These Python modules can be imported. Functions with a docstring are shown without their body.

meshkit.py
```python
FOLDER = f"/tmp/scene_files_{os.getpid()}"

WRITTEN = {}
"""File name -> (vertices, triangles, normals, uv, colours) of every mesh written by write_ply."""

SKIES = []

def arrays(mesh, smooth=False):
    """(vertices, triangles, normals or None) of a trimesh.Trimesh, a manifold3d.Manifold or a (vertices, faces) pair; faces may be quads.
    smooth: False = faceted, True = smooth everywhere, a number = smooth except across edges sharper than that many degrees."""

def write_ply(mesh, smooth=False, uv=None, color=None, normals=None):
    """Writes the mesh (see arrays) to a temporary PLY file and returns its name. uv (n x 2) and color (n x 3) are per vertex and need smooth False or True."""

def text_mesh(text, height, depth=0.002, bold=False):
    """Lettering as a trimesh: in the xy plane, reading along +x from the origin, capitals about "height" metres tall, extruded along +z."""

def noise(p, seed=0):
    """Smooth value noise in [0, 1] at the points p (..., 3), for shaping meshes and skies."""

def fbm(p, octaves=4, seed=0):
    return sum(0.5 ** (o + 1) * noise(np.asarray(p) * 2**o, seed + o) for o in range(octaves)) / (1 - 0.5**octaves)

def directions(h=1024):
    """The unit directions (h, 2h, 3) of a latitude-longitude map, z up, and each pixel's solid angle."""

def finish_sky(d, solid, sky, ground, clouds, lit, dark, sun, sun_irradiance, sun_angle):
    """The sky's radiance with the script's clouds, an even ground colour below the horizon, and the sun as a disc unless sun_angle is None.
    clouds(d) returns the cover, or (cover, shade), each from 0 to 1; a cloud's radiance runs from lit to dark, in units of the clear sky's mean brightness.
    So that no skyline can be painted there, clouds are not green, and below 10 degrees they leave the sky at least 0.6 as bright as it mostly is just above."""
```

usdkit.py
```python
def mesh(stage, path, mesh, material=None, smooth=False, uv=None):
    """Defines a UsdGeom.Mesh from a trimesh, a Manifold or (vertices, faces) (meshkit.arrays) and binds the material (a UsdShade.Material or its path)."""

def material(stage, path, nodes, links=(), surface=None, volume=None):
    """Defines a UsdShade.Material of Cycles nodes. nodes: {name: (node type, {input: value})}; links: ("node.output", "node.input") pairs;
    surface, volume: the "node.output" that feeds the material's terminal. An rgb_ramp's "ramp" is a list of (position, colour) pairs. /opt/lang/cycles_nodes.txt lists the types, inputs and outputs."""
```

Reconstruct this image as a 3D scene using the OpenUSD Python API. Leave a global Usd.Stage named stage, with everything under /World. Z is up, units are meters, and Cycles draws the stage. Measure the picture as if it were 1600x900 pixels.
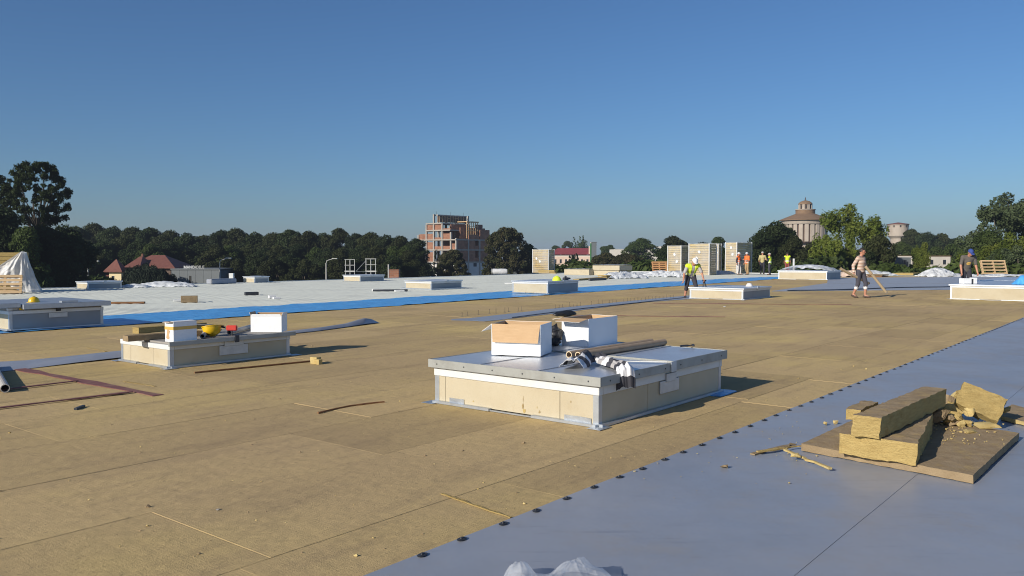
import math, random
import numpy as np, trimesh, usdkit, meshkit
import manifold3d as m3
from shapely.geometry import Polygon
from pxr import Usd, UsdGeom, UsdLux, UsdShade, Gf, Sdf

# ------------------------------------------------------------------ stage, camera, sky, sun, exposure
stage = Usd.Stage.CreateInMemory()
UsdGeom.SetStageUpAxis(stage, UsdGeom.Tokens.z)
UsdGeom.SetStageMetersPerUnit(stage, 1.0)
UsdGeom.Xform.Define(stage, '/World')
UsdGeom.Scope.Define(stage, '/World/Looks')
FOC, EYE, TILT = 1300.0, 1.55, math.atan(52 / 1300.0)
SUN_EL, SUN_AZ = math.radians(23.0), math.atan2(-0.715, -0.70)      # azimuth as atan2(x, y)
cam = UsdGeom.Camera.Define(stage, '/World/camera')
cam.CreateHorizontalApertureAttr(36.0); cam.CreateVerticalApertureAttr(36.0 * 9 / 16)
cam.CreateFocalLengthAttr(36.0 * FOC / 1600)
cam.CreateClippingRangeAttr(Gf.Vec2f(0.1, 6000))
cam.CreateExposureAttr(0.2)
cam.AddTranslateOp().Set(Gf.Vec3d(0, 0, EYE)); cam.AddRotateXOp().Set(90 - math.degrees(TILT))
SUN = np.array([math.cos(SUN_EL) * math.sin(SUN_AZ), math.cos(SUN_EL) * math.cos(SUN_AZ), math.sin(SUN_EL)])
sun = UsdLux.DistantLight.Define(stage, '/World/sun')
sun.CreateIntensityAttr(1.22); sun.CreateAngleAttr(0.5); sun.CreateNormalizeAttr(True); sun.CreateColorAttr(Gf.Vec3f(1.0, 0.93, 0.82))
_z = SUN; _x = np.cross([0, 0, 1.0], _z); _x /= np.linalg.norm(_x); _y = np.cross(_z, _x)
sun.AddTransformOp().Set(Gf.Matrix4d(*_x, 0, *_y, 0, *_z, 0, 0, 0, 0, 1))
dome = UsdLux.DomeLight.Define(stage, '/World/sky'); dome.CreateIntensityAttr(1.0)
dome.GetPrim().SetCustomDataByKey('kind', 'structure')
sky = usdkit.material(stage, '/World/Looks/sky', {
    's': ('sky_texture', {'sky_type': 'single_scattering', 'sun_disc': False, 'sun_elevation': SUN_EL, 'sun_rotation': SUN_AZ,
                          'altitude': 0.0, 'air_density': 1.0, 'aerosol_density': 0.8, 'ozone_density': 8.0}),
    'b': ('background_shader', {'strength': 0.080})}, [('s.color', 'b.color')], surface='b.background')
UsdShade.MaterialBindingAPI.Apply(dome.GetPrim()).Bind(sky)

# ------------------------------------------------------------------ layout helpers
rng = np.random.default_rng(7)
D1 = np.array([0.628, 0.778]); D2 = np.array([-0.778, 0.628])      # the roof grid: D1 runs away to the right, D2 to the left
RA = math.degrees(math.atan2(D1[1], D1[0]))
def ray(px, py):
    x, y = (px - 800) / FOC, -(py - 450) / FOC
    c, s = math.cos(TILT), math.sin(TILT)
    return np.array([x, c + y * s, -s + y * c])
def at(px, py, z=0.0):
    r = ray(px, py); t = (z - EYE) / r[2]
    return np.array([r[0] * t, r[1] * t])
def far(px, py, d):
    r = ray(px, py); t = d / r[1]
    return np.array([r[0] * t, d, EYE + r[2] * t])
def uv(u, v): return D1 * u + D2 * v
def to_uv(p): return float(p[0] * D1[0] + p[1] * D1[1]), float(p[0] * D2[0] + p[1] * D2[1])
def reach(p, d, px):
    """how far from p along d (ground directions) until the point stands over picture column px"""
    k = (px - 800) / FOC / math.cos(TILT)
    return (k * p[1] - p[0]) / (d[0] - k * d[1])
def height_at(p, py):
    y = -(py - 450) / FOC; c, s = math.cos(TILT), math.sin(TILT)
    return EYE + p[1] * (-s + y * c) / (c + y * s)

# ------------------------------------------------------------------ prims
_used = {}
_ONES = 'first second third fourth fifth sixth seventh eighth ninth tenth eleventh twelfth thirteenth fourteenth fifteenth sixteenth seventeenth eighteenth nineteenth'.split()
def nth(i):
    if i < 19: return _ONES[i]
    n = i + 1; t = ['twenty', 'thirty', 'forty', 'fifty'][n // 10 - 2]
    return (t[:-1] + 'ieth') if n % 10 == 0 else t + '-' + _ONES[n % 10 - 1]
def numbered(parent, name):
    k = (parent, name); n = _used.get(k, 0); _used[k] = n + 1
    return name if n == 0 else f'{name}_{n:03d}'
def tag(prim, label=None, cat=None, group=None, kind=None):
    p = prim if isinstance(prim, Usd.Prim) else prim.GetPrim()
    for k, v in (('label', label), ('category', cat), ('group', group), ('kind', kind)):
        if v: p.SetCustomDataByKey(k, v)
    return p
def place(x, loc=(0, 0, 0), rz=0, scale=None):
    a = UsdGeom.Xformable(x)
    a.AddTranslateOp().Set(Gf.Vec3d(*map(float, (list(loc) + [0])[:3]))); a.AddRotateZOp().Set(float(rz))
    if scale is not None: a.AddScaleOp().Set(Gf.Vec3f(*map(float, scale)))
def thing(name, label, cat, loc=(0, 0, 0), rz=0, group=None, kind=None):
    x = UsdGeom.Xform.Define(stage, '/World/' + numbered('', name)); place(x, loc, rz)
    return tag(x, label, cat, group, kind)
def part(parent, name, mesh, mat, smooth=False, label=None, kind=None):
    path = str(parent.GetPath())
    m = usdkit.mesh(stage, path + '/' + numbered(path, name), mesh, mat, smooth)
    return tag(m, label, kind=kind)
def single(name, mesh, mat, label=None, cat=None, loc=(0, 0, 0), rz=0, group=None, kind=None, smooth=False):
    m = usdkit.mesh(stage, '/World/' + numbered('', name), mesh, mat, smooth); place(m, loc, rz)
    return tag(m, label, cat, group, kind)
def copy_of(src, name, label, cat, loc, rz=0, scale=None, group=None):
    x = UsdGeom.Xform.Define(stage, '/World/' + numbered('', name)); place(x, loc, rz, scale)
    x.GetPrim().GetReferences().AddInternalReference(src.GetPath()); x.GetPrim().SetInstanceable(True)
    return tag(x, label, cat, group)

# ------------------------------------------------------------------ mesh helpers
def cat(ms):
    ms = [m for m in ms if m is not None]
    return trimesh.util.concatenate(ms) if len(ms) > 1 else ms[0]
def move(m, x=0, y=0, z=0): m.apply_translation((x, y, z)); return m
def rot(m, deg, axis=(0, 0, 1), about=(0, 0, 0)):
    m.apply_transform(trimesh.transformations.rotation_matrix(math.radians(deg), axis, about)); return m
def hull(pts):
    return trimesh.convex.convex_hull(np.asarray(pts, float))
def box(x0, x1, y0, y1, z0, z1, ch=0.0):
    if ch <= 0:
        m = trimesh.creation.box((x1 - x0, y1 - y0, z1 - z0)); return move(m, (x0 + x1) / 2, (y0 + y1) / 2, (z0 + z1) / 2)
    p = []
    for x, sx in ((x0, 1), (x1, -1)):
        for y, sy in ((y0, 1), (y1, -1)):
            for z, sz in ((z0, 1), (z1, -1)):
                p += [(x + sx * ch, y + sy * ch, z), (x + sx * ch, y, z + sz * ch), (x, y + sy * ch, z + sz * ch)]
    return hull(p)
def tube(pts, r, n=8, caps=True):
    pts = np.asarray(pts, float); r = np.broadcast_to(np.asarray(r, float), len(pts))
    t = np.gradient(pts, axis=0); t /= np.linalg.norm(t, axis=1, keepdims=True) + 1e-12
    up = np.array([0, 0, 1.0]) if abs(t[0][2]) < 0.9 else np.array([1.0, 0, 0])
    v = []
    for p, d, q in zip(pts, t, r):
        a = np.cross(up, d); a /= np.linalg.norm(a) + 1e-12; b = np.cross(d, a)
        th = np.arange(n) * 2 * np.pi / n
        v.append(p + q * (np.cos(th)[:, None] * a + np.sin(th)[:, None] * b))
    v = np.vstack(v); f = []
    for i in range(len(pts) - 1):
        for k in range(n):
            a0, a1, b0, b1 = i * n + k, i * n + (k + 1) % n, (i + 1) * n + k, (i + 1) * n + (k + 1) % n
            f += [(a0, a1, b1), (a0, b1, b0)]
    if caps:
        e = (len(pts) - 1) * n
        for k in range(1, n - 1): f += [(0, k + 1, k), (e, e + k, e + k + 1)]
    return trimesh.Trimesh(v, f, process=False)
def pipe(p0, p1, r, wall, n=16):
    """an open pipe with a wall"""
    p0, p1 = np.asarray(p0, float), np.asarray(p1, float)
    d = (p1 - p0) / np.linalg.norm(p1 - p0)
    up = np.array([0, 0, 1.0]) if abs(d[2]) < 0.9 else np.array([1.0, 0, 0])
    a = np.cross(up, d); a /= np.linalg.norm(a); b = np.cross(d, a)
    th = np.arange(n) * 2 * np.pi / n; c = np.cos(th)[:, None] * a + np.sin(th)[:, None] * b
    v = np.vstack([p0 + c * r, p1 + c * r, p0 + c * (r - wall), p1 + c * (r - wall)]); f = []
    for k in range(n):
        j = (k + 1) % n
        f += [(k, j, n + j), (k, n + j, n + k), (2 * n + k, 3 * n + j, 2 * n + j), (2 * n + k, 3 * n + k, 3 * n + j),
              (k, 2 * n + j, j), (k, 2 * n + k, 2 * n + j), (n + k, n + j, 3 * n + j), (n + k, 3 * n + j, 3 * n + k)]
    return trimesh.Trimesh(v, f, process=False)
def sheet(x, y, z, thick=0.0):
    """grid surface from 2-D arrays; thick > 0 closes it below"""
    x, y, z = (np.asarray(a, float) for a in (x, y, z)); n, m = x.shape
    v = np.stack([x, y, z], -1).reshape(-1, 3); i = np.arange(n * m).reshape(n, m)
    q = np.stack([i[:-1, :-1], i[1:, :-1], i[1:, 1:], i[:-1, 1:]], -1).reshape(-1, 4)
    f = np.vstack([q[:, [0, 1, 2]], q[:, [0, 2, 3]]])
    if thick:
        w = v - [0, 0, thick]; N = len(v); g = f[:, ::-1] + N
        rim = np.concatenate([i[0, :], i[1:, -1], i[-1, -2::-1], i[-2:0:-1, 0]]); nx = np.roll(rim, -1)
        s = np.vstack([np.stack([rim, nx, nx + N], 1), np.stack([rim, nx + N, rim + N], 1)])
        v, f = np.vstack([v, w]), np.vstack([f, g, s])
    m = trimesh.Trimesh(v, f, process=False)
    return m
def prism(poly, z0, z1):
    m = trimesh.creation.extrude_polygon(Polygon(poly), z1 - z0, engine='earcut'); return move(m, 0, 0, z0)
def lathe(prof, n=24):
    return trimesh.creation.revolve(np.asarray(prof, float), sections=n)
def rough(m, amp, scale, seed=0, sub=0):
    """worn edges: the mesh split finer and pushed about by noise"""
    for _ in range(sub): m = m.subdivide()
    m.merge_vertices()
    v = np.array(m.vertices)
    d = np.stack([meshkit.fbm(v * scale + 17 * k, 3, seed + k) for k in range(3)], -1) - 0.5
    m.vertices = v + 2 * amp * d
    return m
def fine_box(x0, x1, y0, y1, z0, z1, step, amp, scale, seed=0):
    b = m3.Manifold.cube((x1 - x0, y1 - y0, z1 - z0)).translate((x0, y0, z0)).refine_to_length(step)
    q = b.to_mesh(); m = trimesh.Trimesh(q.vert_properties[:, :3], q.tri_verts, process=False)
    return rough(m, amp, scale, seed)

# ------------------------------------------------------------------ materials
def lin(r, g, b):
    return tuple((c / 12.92 if c <= 0.04045 else ((c + 0.055) / 1.055) ** 2.4) for c in (r / 255, g / 255, b / 255))
def pm(name, c1, c2=None, scale=3.0, rough=0.7, metal=0.0, bump=0.0, bscale=40.0, spec=0.5, stretch=(1, 1, 1), world=False, rnd=0.0, dirt=None, dscale=0.8, dlo=0.5, dhi=0.75, island=0.0, extra=None):
    c2 = c2 or tuple(0.8 * c for c in c1)
    N = {'co': ('geometry', {}) if world else ('texture_coordinate', {}),
         'mp': ('mapping', {'scale': stretch}),
         'n': ('noise_texture', {'scale': scale, 'detail': 5.0, 'roughness': 0.6}),
         'r': ('rgb_ramp', {'ramp': [(0.3, c1), (0.7, c2)]}),
         'p': ('principled_bsdf', {'roughness': rough, 'metallic': metal, 'specular_ior_level': spec, **(extra or {})})}
    src = 'co.position' if world else 'co.object'
    L = [(src, 'mp.vector'), ('mp.vector', 'n.vector'), ('n.fac', 'r.fac')]
    col = 'r.color'
    if dirt is not None:
        N['dn'] = ('noise_texture', {'scale': dscale, 'detail': 6.0, 'roughness': 0.65}); N['dr'] = ('rgb_ramp', {'ramp': [(dlo, (0, 0, 0)), (dhi, (1, 1, 1))]})
        N['dm'] = ('mix', {'color2': dirt}); L += [(src, 'dn.vector'), ('dn.fac', 'dr.fac'), ('dr.color', 'dm.fac'), (col, 'dm.color1')]; col = 'dm.color'
    if rnd or island:
        N['oi'] = ('geometry', {}) if island else ('object_info', {}); k = island or rnd
        N['mr'] = ('map_range', {'to_min': 1 - k, 'to_max': 1 + k}); N['hv'] = ('hsv', {})
        L += [('oi.random_per_island' if island else 'oi.random', 'mr.value'), ('mr.result', 'hv.value'), (col, 'hv.color')]; col = 'hv.color'
    L.append((col, 'p.base_color'))
    if bump:
        N['bn'] = ('noise_texture', {'scale': bscale, 'detail': 4.0}); N['b'] = ('bump', {'strength': 1.0, 'distance': bump})
        L += [('mp.vector', 'bn.vector'), ('bn.fac', 'b.height'), ('b.normal', 'p.normal')]
    return usdkit.material(stage, '/World/Looks/' + name, N, L, surface='p.BSDF')
def leaf_mat(name, c1, c2, scale=0.5, trans=0.25):
    N = {'co': ('geometry', {}), 'n': ('noise_texture', {'scale': scale, 'detail': 3.0}), 'r': ('rgb_ramp', {'ramp': [(0.3, c1), (0.7, c2)]}),
         'mr': ('map_range', {'to_min': 0.55, 'to_max': 1.45}), 'hv': ('hsv', {}), 'oi': ('object_info', {}), 'm2': ('map_range', {'to_min': 0.8, 'to_max': 1.2}), 'mm': ('math', {'math_type': 'multiply'}),
         'd': ('principled_bsdf', {'roughness': 0.6, 'specular_ior_level': 0.15}), 't': ('translucent_bsdf', {}), 'x': ('mix_closure', {'fac': trans})}
    L = [('co.position', 'n.vector'), ('n.fac', 'r.fac'), ('co.random_per_island', 'mr.value'), ('oi.random', 'm2.value'), ('mr.result', 'mm.value1'), ('m2.result', 'mm.value2'), ('mm.value', 'hv.value'), ('r.color', 'hv.color'),
         ('hv.color', 'd.base_color'), ('hv.color', 't.color'), ('d.BSDF', 'x.closure1'), ('t.BSDF', 'x.closure2')]
    return usdkit.material(stage, '/World/Looks/' + name, N, L, surface='x.closure')
def film_mat(name, col, clear, rough=0.25, bump=0.0, bscale=20.0, trans=0.4, nscale=4.0):
    """thin plastic film: see-through, milky and glossy"""
    N = {'co': ('texture_coordinate', {}), 'bn': ('noise_texture', {'scale': bscale, 'detail': 4.0}), 'b': ('bump', {'strength': 1.0, 'distance': bump or 0.001}),
         'd': ('principled_bsdf', {'base_color': col, 'roughness': rough, 'specular_ior_level': 0.6}), 't': ('translucent_bsdf', {'color': col}), 'x': ('mix_closure', {'fac': trans}),
         'c': ('transparent_bsdf', {}), 'y': ('mix_closure', {}), 'mr': ('map_range', {'from_min': 0.35, 'from_max': 0.65, 'to_min': max(0, clear - 0.18), 'to_max': min(1, clear + 0.18)}), 'n2': ('noise_texture', {'scale': nscale, 'detail': 5.0})}
    L = [('co.object', 'bn.vector'), ('bn.fac', 'b.height'), ('b.normal', 'd.normal'), ('d.BSDF', 'x.closure1'), ('t.BSDF', 'x.closure2'), ('co.object', 'n2.vector'), ('n2.fac', 'mr.value'),
         ('x.closure', 'y.closure1'), ('c.BSDF', 'y.closure2'), ('mr.result', 'y.fac')]
    return usdkit.material(stage, '/World/Looks/' + name, N, L, surface='y.closure')

M = {}
def wool_top():
    N = {'g': ('geometry', {}), 'rt': ('mapping', {'rotation': (0, 0, -math.radians(RA))}),
         'big': ('noise_texture', {'scale': 0.28, 'detail': 4.0, 'roughness': 0.6}), 'bigr': ('rgb_ramp', {'ramp': [(0.30, (0.42, 0.302, 0.162)), (0.5, (0.47, 0.343, 0.170)), (0.68, (0.53, 0.395, 0.166))]}),
         'sm': ('mapping', {'scale': (0.35, 1.5, 1)}), 'str': ('noise_texture', {'scale': 2.2, 'detail': 7.0, 'roughness': 0.68}), 'strr': ('rgb_ramp', {'ramp': [(0.5, (0, 0, 0)), (0.72, (1, 1, 1))]}),
         'm1': ('mix', {'color2': (0.27, 0.195, 0.115)}), 'k1': ('math', {'math_type': 'multiply', 'value2': 0.6}),
         'fm': ('mapping', {'scale': (9, 70, 9)}), 'fib': ('noise_texture', {'scale': 1.6, 'detail': 5.0, 'roughness': 0.7}), 'fr': ('rgb_ramp', {'ramp': [(0.25, (0.74, 0.74, 0.74)), (0.55, (1, 1, 1)), (0.8, (1.18, 1.18, 1.16))]}),
         'm2': ('mix', {'mix_type': 'multiply', 'fac': 1.0}),
         'sp': ('noise_texture', {'scale': 26.0, 'detail': 3.0, 'roughness': 0.6}), 'spr': ('rgb_ramp', {'ramp': [(0.63, (0, 0, 0)), (0.74, (1, 1, 1))]}), 'm3': ('mix', {'color2': (0.17, 0.125, 0.07)}), 'k3': ('math', {'math_type': 'multiply', 'value2': 0.75}),
         'cm': ('mapping', {'scale': (1.3, 30, 1)}), 'cn': ('noise_texture', {'scale': 1.0, 'detail': 4.0, 'roughness': 0.6, 'distortion': 0.4}), 'cr': ('rgb_ramp', {'ramp': [(0.72, (0, 0, 0)), (0.77, (1, 1, 1))]}), 'k4': ('math', {'math_type': 'multiply', 'value2': 0.75}), 'm4': ('mix', {'color2': (0.11, 0.078, 0.045)}),
         'oi': ('object_info', {}), 'mr': ('map_range', {'to_min': 0.91, 'to_max': 1.10}), 'hv': ('hsv', {}),
         'bn': ('noise_texture', {'scale': 120.0, 'detail': 5.0, 'roughness': 0.7}), 'wv': ('wave_texture', {'scale': 14.0, 'distortion': 1.5, 'detail': 1.0, 'detail_scale': 1.0, 'bands_direction': 'x'}),
         'w2': ('math', {'math_type': 'multiply', 'value2': 0.05}), 'ad': ('math', {'math_type': 'add'}), 'b2': ('noise_texture', {'scale': 9.0, 'detail': 5.0}), 'w3': ('math', {'math_type': 'multiply', 'value2': 2.2}), 'ad2': ('math', {'math_type': 'add'}),
         'b': ('bump', {'strength': 0.8, 'distance': 0.0045}),
         'p': ('principled_bsdf', {'roughness': 0.95, 'specular_ior_level': 0.15})}
    L = [('g.position', 'rt.vector'), ('rt.vector', 'big.vector'), ('big.fac', 'bigr.fac'), ('rt.vector', 'sm.vector'), ('sm.vector', 'str.vector'), ('str.fac', 'strr.fac'), ('strr.color', 'k1.value1'), ('k1.value', 'm1.fac'), ('bigr.color', 'm1.color1'),
         ('rt.vector', 'fm.vector'), ('fm.vector', 'fib.vector'), ('fib.fac', 'fr.fac'), ('m1.color', 'm2.color1'), ('fr.color', 'm2.color2'),
         ('rt.vector', 'sp.vector'), ('sp.fac', 'spr.fac'), ('spr.color', 'k3.value1'), ('k3.value', 'm3.fac'), ('m2.color', 'm3.color1'),
         ('oi.random', 'mr.value'), ('mr.result', 'hv.value'), ('rt.vector', 'cm.vector'), ('cm.vector', 'cn.vector'), ('cn.fac', 'cr.fac'), ('cr.color', 'k4.value1'), ('k4.value', 'm4.fac'), ('m3.color', 'm4.color1'), ('m4.color', 'hv.color'), ('hv.color', 'p.base_color'),
         ('rt.vector', 'bn.vector'), ('rt.vector', 'wv.vector'), ('wv.fac', 'w2.value1'), ('bn.fac', 'ad.value1'), ('w2.value', 'ad.value2'), ('rt.vector', 'b2.vector'), ('b2.fac', 'w3.value1'), ('ad.value', 'ad2.value1'), ('w3.value', 'ad2.value2'), ('ad2.value', 'b.height'), ('b.normal', 'p.normal')]
    return usdkit.material(stage, '/World/Looks/wool_top', N, L, surface='p.BSDF')
M['wool_top'] = wool_top()
M['wool'] = pm('wool', (0.43, 0.32, 0.13), (0.32, 0.225, 0.085), 9, 0.95, bump=0.010, bscale=45, spec=0.1, stretch=(1, 1, 6), rnd=0.08)
M['wool_brown'] = pm('wool_brown', (0.30, 0.225, 0.135), (0.215, 0.155, 0.09), 7, 0.95, bump=0.006, bscale=70, spec=0.15)
M['wool_pale'] = pm('wool_pale', (0.50, 0.40, 0.19), (0.40, 0.29, 0.11), 6, 0.95, bump=0.004, bscale=60, spec=0.15, rnd=0.1)
M['lath'] = pm('lath', (0.24, 0.12, 0.055), (0.16, 0.08, 0.04), 6, 0.8, spec=0.2)
M['membrane'] = pm('membrane', (0.265, 0.285, 0.33), (0.235, 0.255, 0.30), 0.9, 0.42, bump=0.004, bscale=3.0, spec=0.5, world=True, dirt=(0.275, 0.262, 0.26), dscale=1.1, dlo=0.52, dhi=0.8)
def membrane_mat():
    N = {'g': ('geometry', {}), 'a': ('noise_texture', {'scale': .55, 'detail': 6.0, 'roughness': .62}), 'ar': ('rgb_ramp', {'ramp': [(.3, (.225, .245, .285)), (.5, (.258, .278, .322)), (.7, (.285, .300, .335))]}),
         'd': ('noise_texture', {'scale': 1.3, 'detail': 8.0, 'roughness': .72}), 'dr': ('rgb_ramp', {'ramp': [(.52, (0, 0, 0)), (.8, (1, 1, 1))]}), 'k': ('math', {'math_type': 'multiply', 'value2': .75}), 'm': ('mix', {'color2': (.285, .265, .245)}),
         'mp': ('mapping', {'rotation': (0, 0, -math.radians(RA)), 'scale': (.5, 4.0, 1)}), 's': ('noise_texture', {'scale': 2.6, 'detail': 9.0, 'roughness': .75}), 'sr': ('rgb_ramp', {'ramp': [(.57, (0, 0, 0)), (.70, (1, 1, 1))]}), 'k2': ('math', {'math_type': 'multiply', 'value2': .45}), 'm2': ('mix', {'color2': (.15, .16, .19)}),
         'rr': ('map_range', {'from_min': .3, 'from_max': .7, 'to_min': .30, 'to_max': .56}), 'bn': ('noise_texture', {'scale': 2.2, 'detail': 5.0}), 'b': ('bump', {'strength': 1.0, 'distance': .006}), 'p': ('principled_bsdf', {'specular_ior_level': .5})}
    L = [('g.position', 'a.vector'), ('a.fac', 'ar.fac'), ('g.position', 'd.vector'), ('d.fac', 'dr.fac'), ('dr.color', 'k.value1'), ('k.value', 'm.fac'), ('ar.color', 'm.color1'), ('g.position', 'mp.vector'), ('mp.vector', 's.vector'), ('s.fac', 'sr.fac'), ('sr.color', 'k2.value1'), ('k2.value', 'm2.fac'), ('m.color', 'm2.color1'), ('m2.color', 'p.base_color'),
         ('d.fac', 'rr.value'), ('rr.result', 'p.roughness'), ('g.position', 'bn.vector'), ('bn.fac', 'b.height'), ('b.normal', 'p.normal')]
    return usdkit.material(stage, '/World/Looks/membrane_sheet', N, L, surface='p.BSDF')
M['membrane'] = membrane_mat()
M['membrane_pale'] = pm('membrane_pale', (0.33, 0.34, 0.365), (0.29, 0.30, 0.32), 0.9, 0.45, bump=0.004, bscale=3.0, world=True)  # paler membrane copy for the far sheets, their light sheen put into the colour
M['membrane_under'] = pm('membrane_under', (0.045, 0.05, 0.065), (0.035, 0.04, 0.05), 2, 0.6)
M['blue'] = pm('blue_film', (0.05, 0.27, 0.62), (0.09, 0.36, 0.72), 1.6, 0.32, bump=0.05, bscale=2.2, spec=0.6, stretch=(1, 1.6, 1), world=True)
M['deck'] = pm('deck_steel', (0.525, 0.54, 0.48), (0.565, 0.58, 0.515), 0.5, 0.55, spec=0.3, world=True, dirt=(0.40, 0.41, 0.38), dscale=0.6)
M['slab'] = pm('slab', (0.10, 0.09, 0.075), (0.08, 0.07, 0.06), 1, 0.9, world=True)
M['cream'] = pm('cream_board', (0.45, 0.395, 0.285), (0.41, 0.35, 0.24), 2.2, 0.75, bump=0.0015, bscale=60, spec=0.3, dirt=(0.36, 0.29, 0.18), dscale=5.0, dlo=0.6, dhi=0.95, rnd=0.04)
M['white_trim'] = pm('white_trim', (0.60, 0.61, 0.60), (0.54, 0.545, 0.53), 4, 0.5, bump=0.001, bscale=30)
M['galv'] = pm('galvanised', (0.52, 0.55, 0.58), (0.42, 0.45, 0.48), 9, 0.42, metal=0.75)
M['alu'] = pm('aluminium', (0.68, 0.70, 0.72), (0.60, 0.62, 0.65), 3, 0.38, metal=0.7, bump=0.0015, bscale=6)
M['alu_rim'] = pm('aluminium_rim', (0.34, 0.345, 0.32), (0.29, 0.295, 0.275), 5, 0.55, metal=0.2, dirt=(0.24, 0.235, 0.21), dscale=4)
M['long_side_grey'] = pm('long_side_grey', (0.235, 0.255, 0.27), (0.205, 0.222, 0.236), 2, 0.6)
M['grey_board'] = pm('grey_board', (0.30, 0.28, 0.25), (0.24, 0.225, 0.20), 3, 0.7)
M['steel_dark'] = pm('steel_dark', (0.035, 0.038, 0.045), (0.06, 0.062, 0.07), 20, 0.45, metal=0.4)
M['black'] = pm('black_plastic', (0.012, 0.012, 0.014), (0.02, 0.02, 0.022), 8, 0.45)
M['carton_white'] = pm('carton_white', (0.76, 0.77, 0.78), (0.70, 0.71, 0.72), 4, 0.55, bump=0.0008, bscale=25)
M['carton_brown'] = pm('carton_brown', (0.50, 0.335, 0.185), (0.44, 0.285, 0.15), 8, 0.85, stretch=(1, 1, 6))
M['paper_tube'] = pm('paper_tube', (0.36, 0.27, 0.185), (0.29, 0.21, 0.14), 10, 0.75)
M['paper_tube_pale'] = pm('paper_tube_pale', (0.60, 0.48, 0.31), (0.52, 0.40, 0.25), 10, 0.75)
M['grey_tube'] = pm('grey_tube', (0.42, 0.40, 0.37), (0.34, 0.32, 0.29), 8, 0.7)
M['maroon'] = pm('maroon', (0.20, 0.075, 0.065), (0.155, 0.06, 0.05), 7, 0.7, world=True, dirt=(0.27, 0.17, 0.11), dscale=3, dlo=0.5, dhi=0.8)
M['wood'] = pm('pallet_wood', (0.52, 0.37, 0.21), (0.42, 0.28, 0.14), 3, 0.8, stretch=(1, 8, 8), rnd=0.15)
M['wood_orange'] = pm('pallet_orange', (0.46, 0.25, 0.11), (0.38, 0.19, 0.08), 3, 0.8, stretch=(1, 8, 8), rnd=0.15)
M['yellow_plastic'] = pm('yellow_plastic', (0.72, 0.45, 0.01), (0.66, 0.40, 0.01), 3, 0.3)
M['neon'] = pm('neon_yellow', (0.60, 0.75, 0.03), (0.55, 0.68, 0.03), 4, 0.75)
M['neon_pale'] = pm('neon_pale', (0.62, 0.66, 0.22), (0.56, 0.60, 0.2), 4, 0.75)
M['orange_vest'] = pm('orange_vest', (0.80, 0.17, 0.03), (0.72, 0.14, 0.025), 4, 0.75)
M['reflect'] = pm('reflective_band', (0.62, 0.63, 0.60), (0.55, 0.56, 0.55), 6, 0.35)
M['red_plastic'] = pm('red_plastic', (0.60, 0.05, 0.03), (0.5, 0.04, 0.03), 3, 0.4)
M['tape'] = pm('yellow_tape', (0.62, 0.40, 0.10), (0.55, 0.34, 0.08), 3, 0.5)
M['skin'] = pm('skin', (0.42, 0.20, 0.125), (0.37, 0.165, 0.10), 6, 0.55)
M['hair'] = pm('hair', (0.03, 0.02, 0.015), (0.02, 0.014, 0.01), 20, 0.6)
M['eye'] = pm('eye', (0.02, 0.015, 0.012), (0.02, 0.015, 0.012), 3, 0.2)
M['shirt_grey'] = pm('shirt_grey', (0.40, 0.38, 0.37), (0.34, 0.32, 0.31), 6, 0.9)
M['shirt_olive'] = pm('shirt_olive', (0.115, 0.10, 0.085), (0.085, 0.075, 0.065), 6, 0.9)
M['shirt_tan'] = pm('shirt_tan', (0.42, 0.36, 0.17), (0.36, 0.30, 0.14), 6, 0.9)
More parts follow.
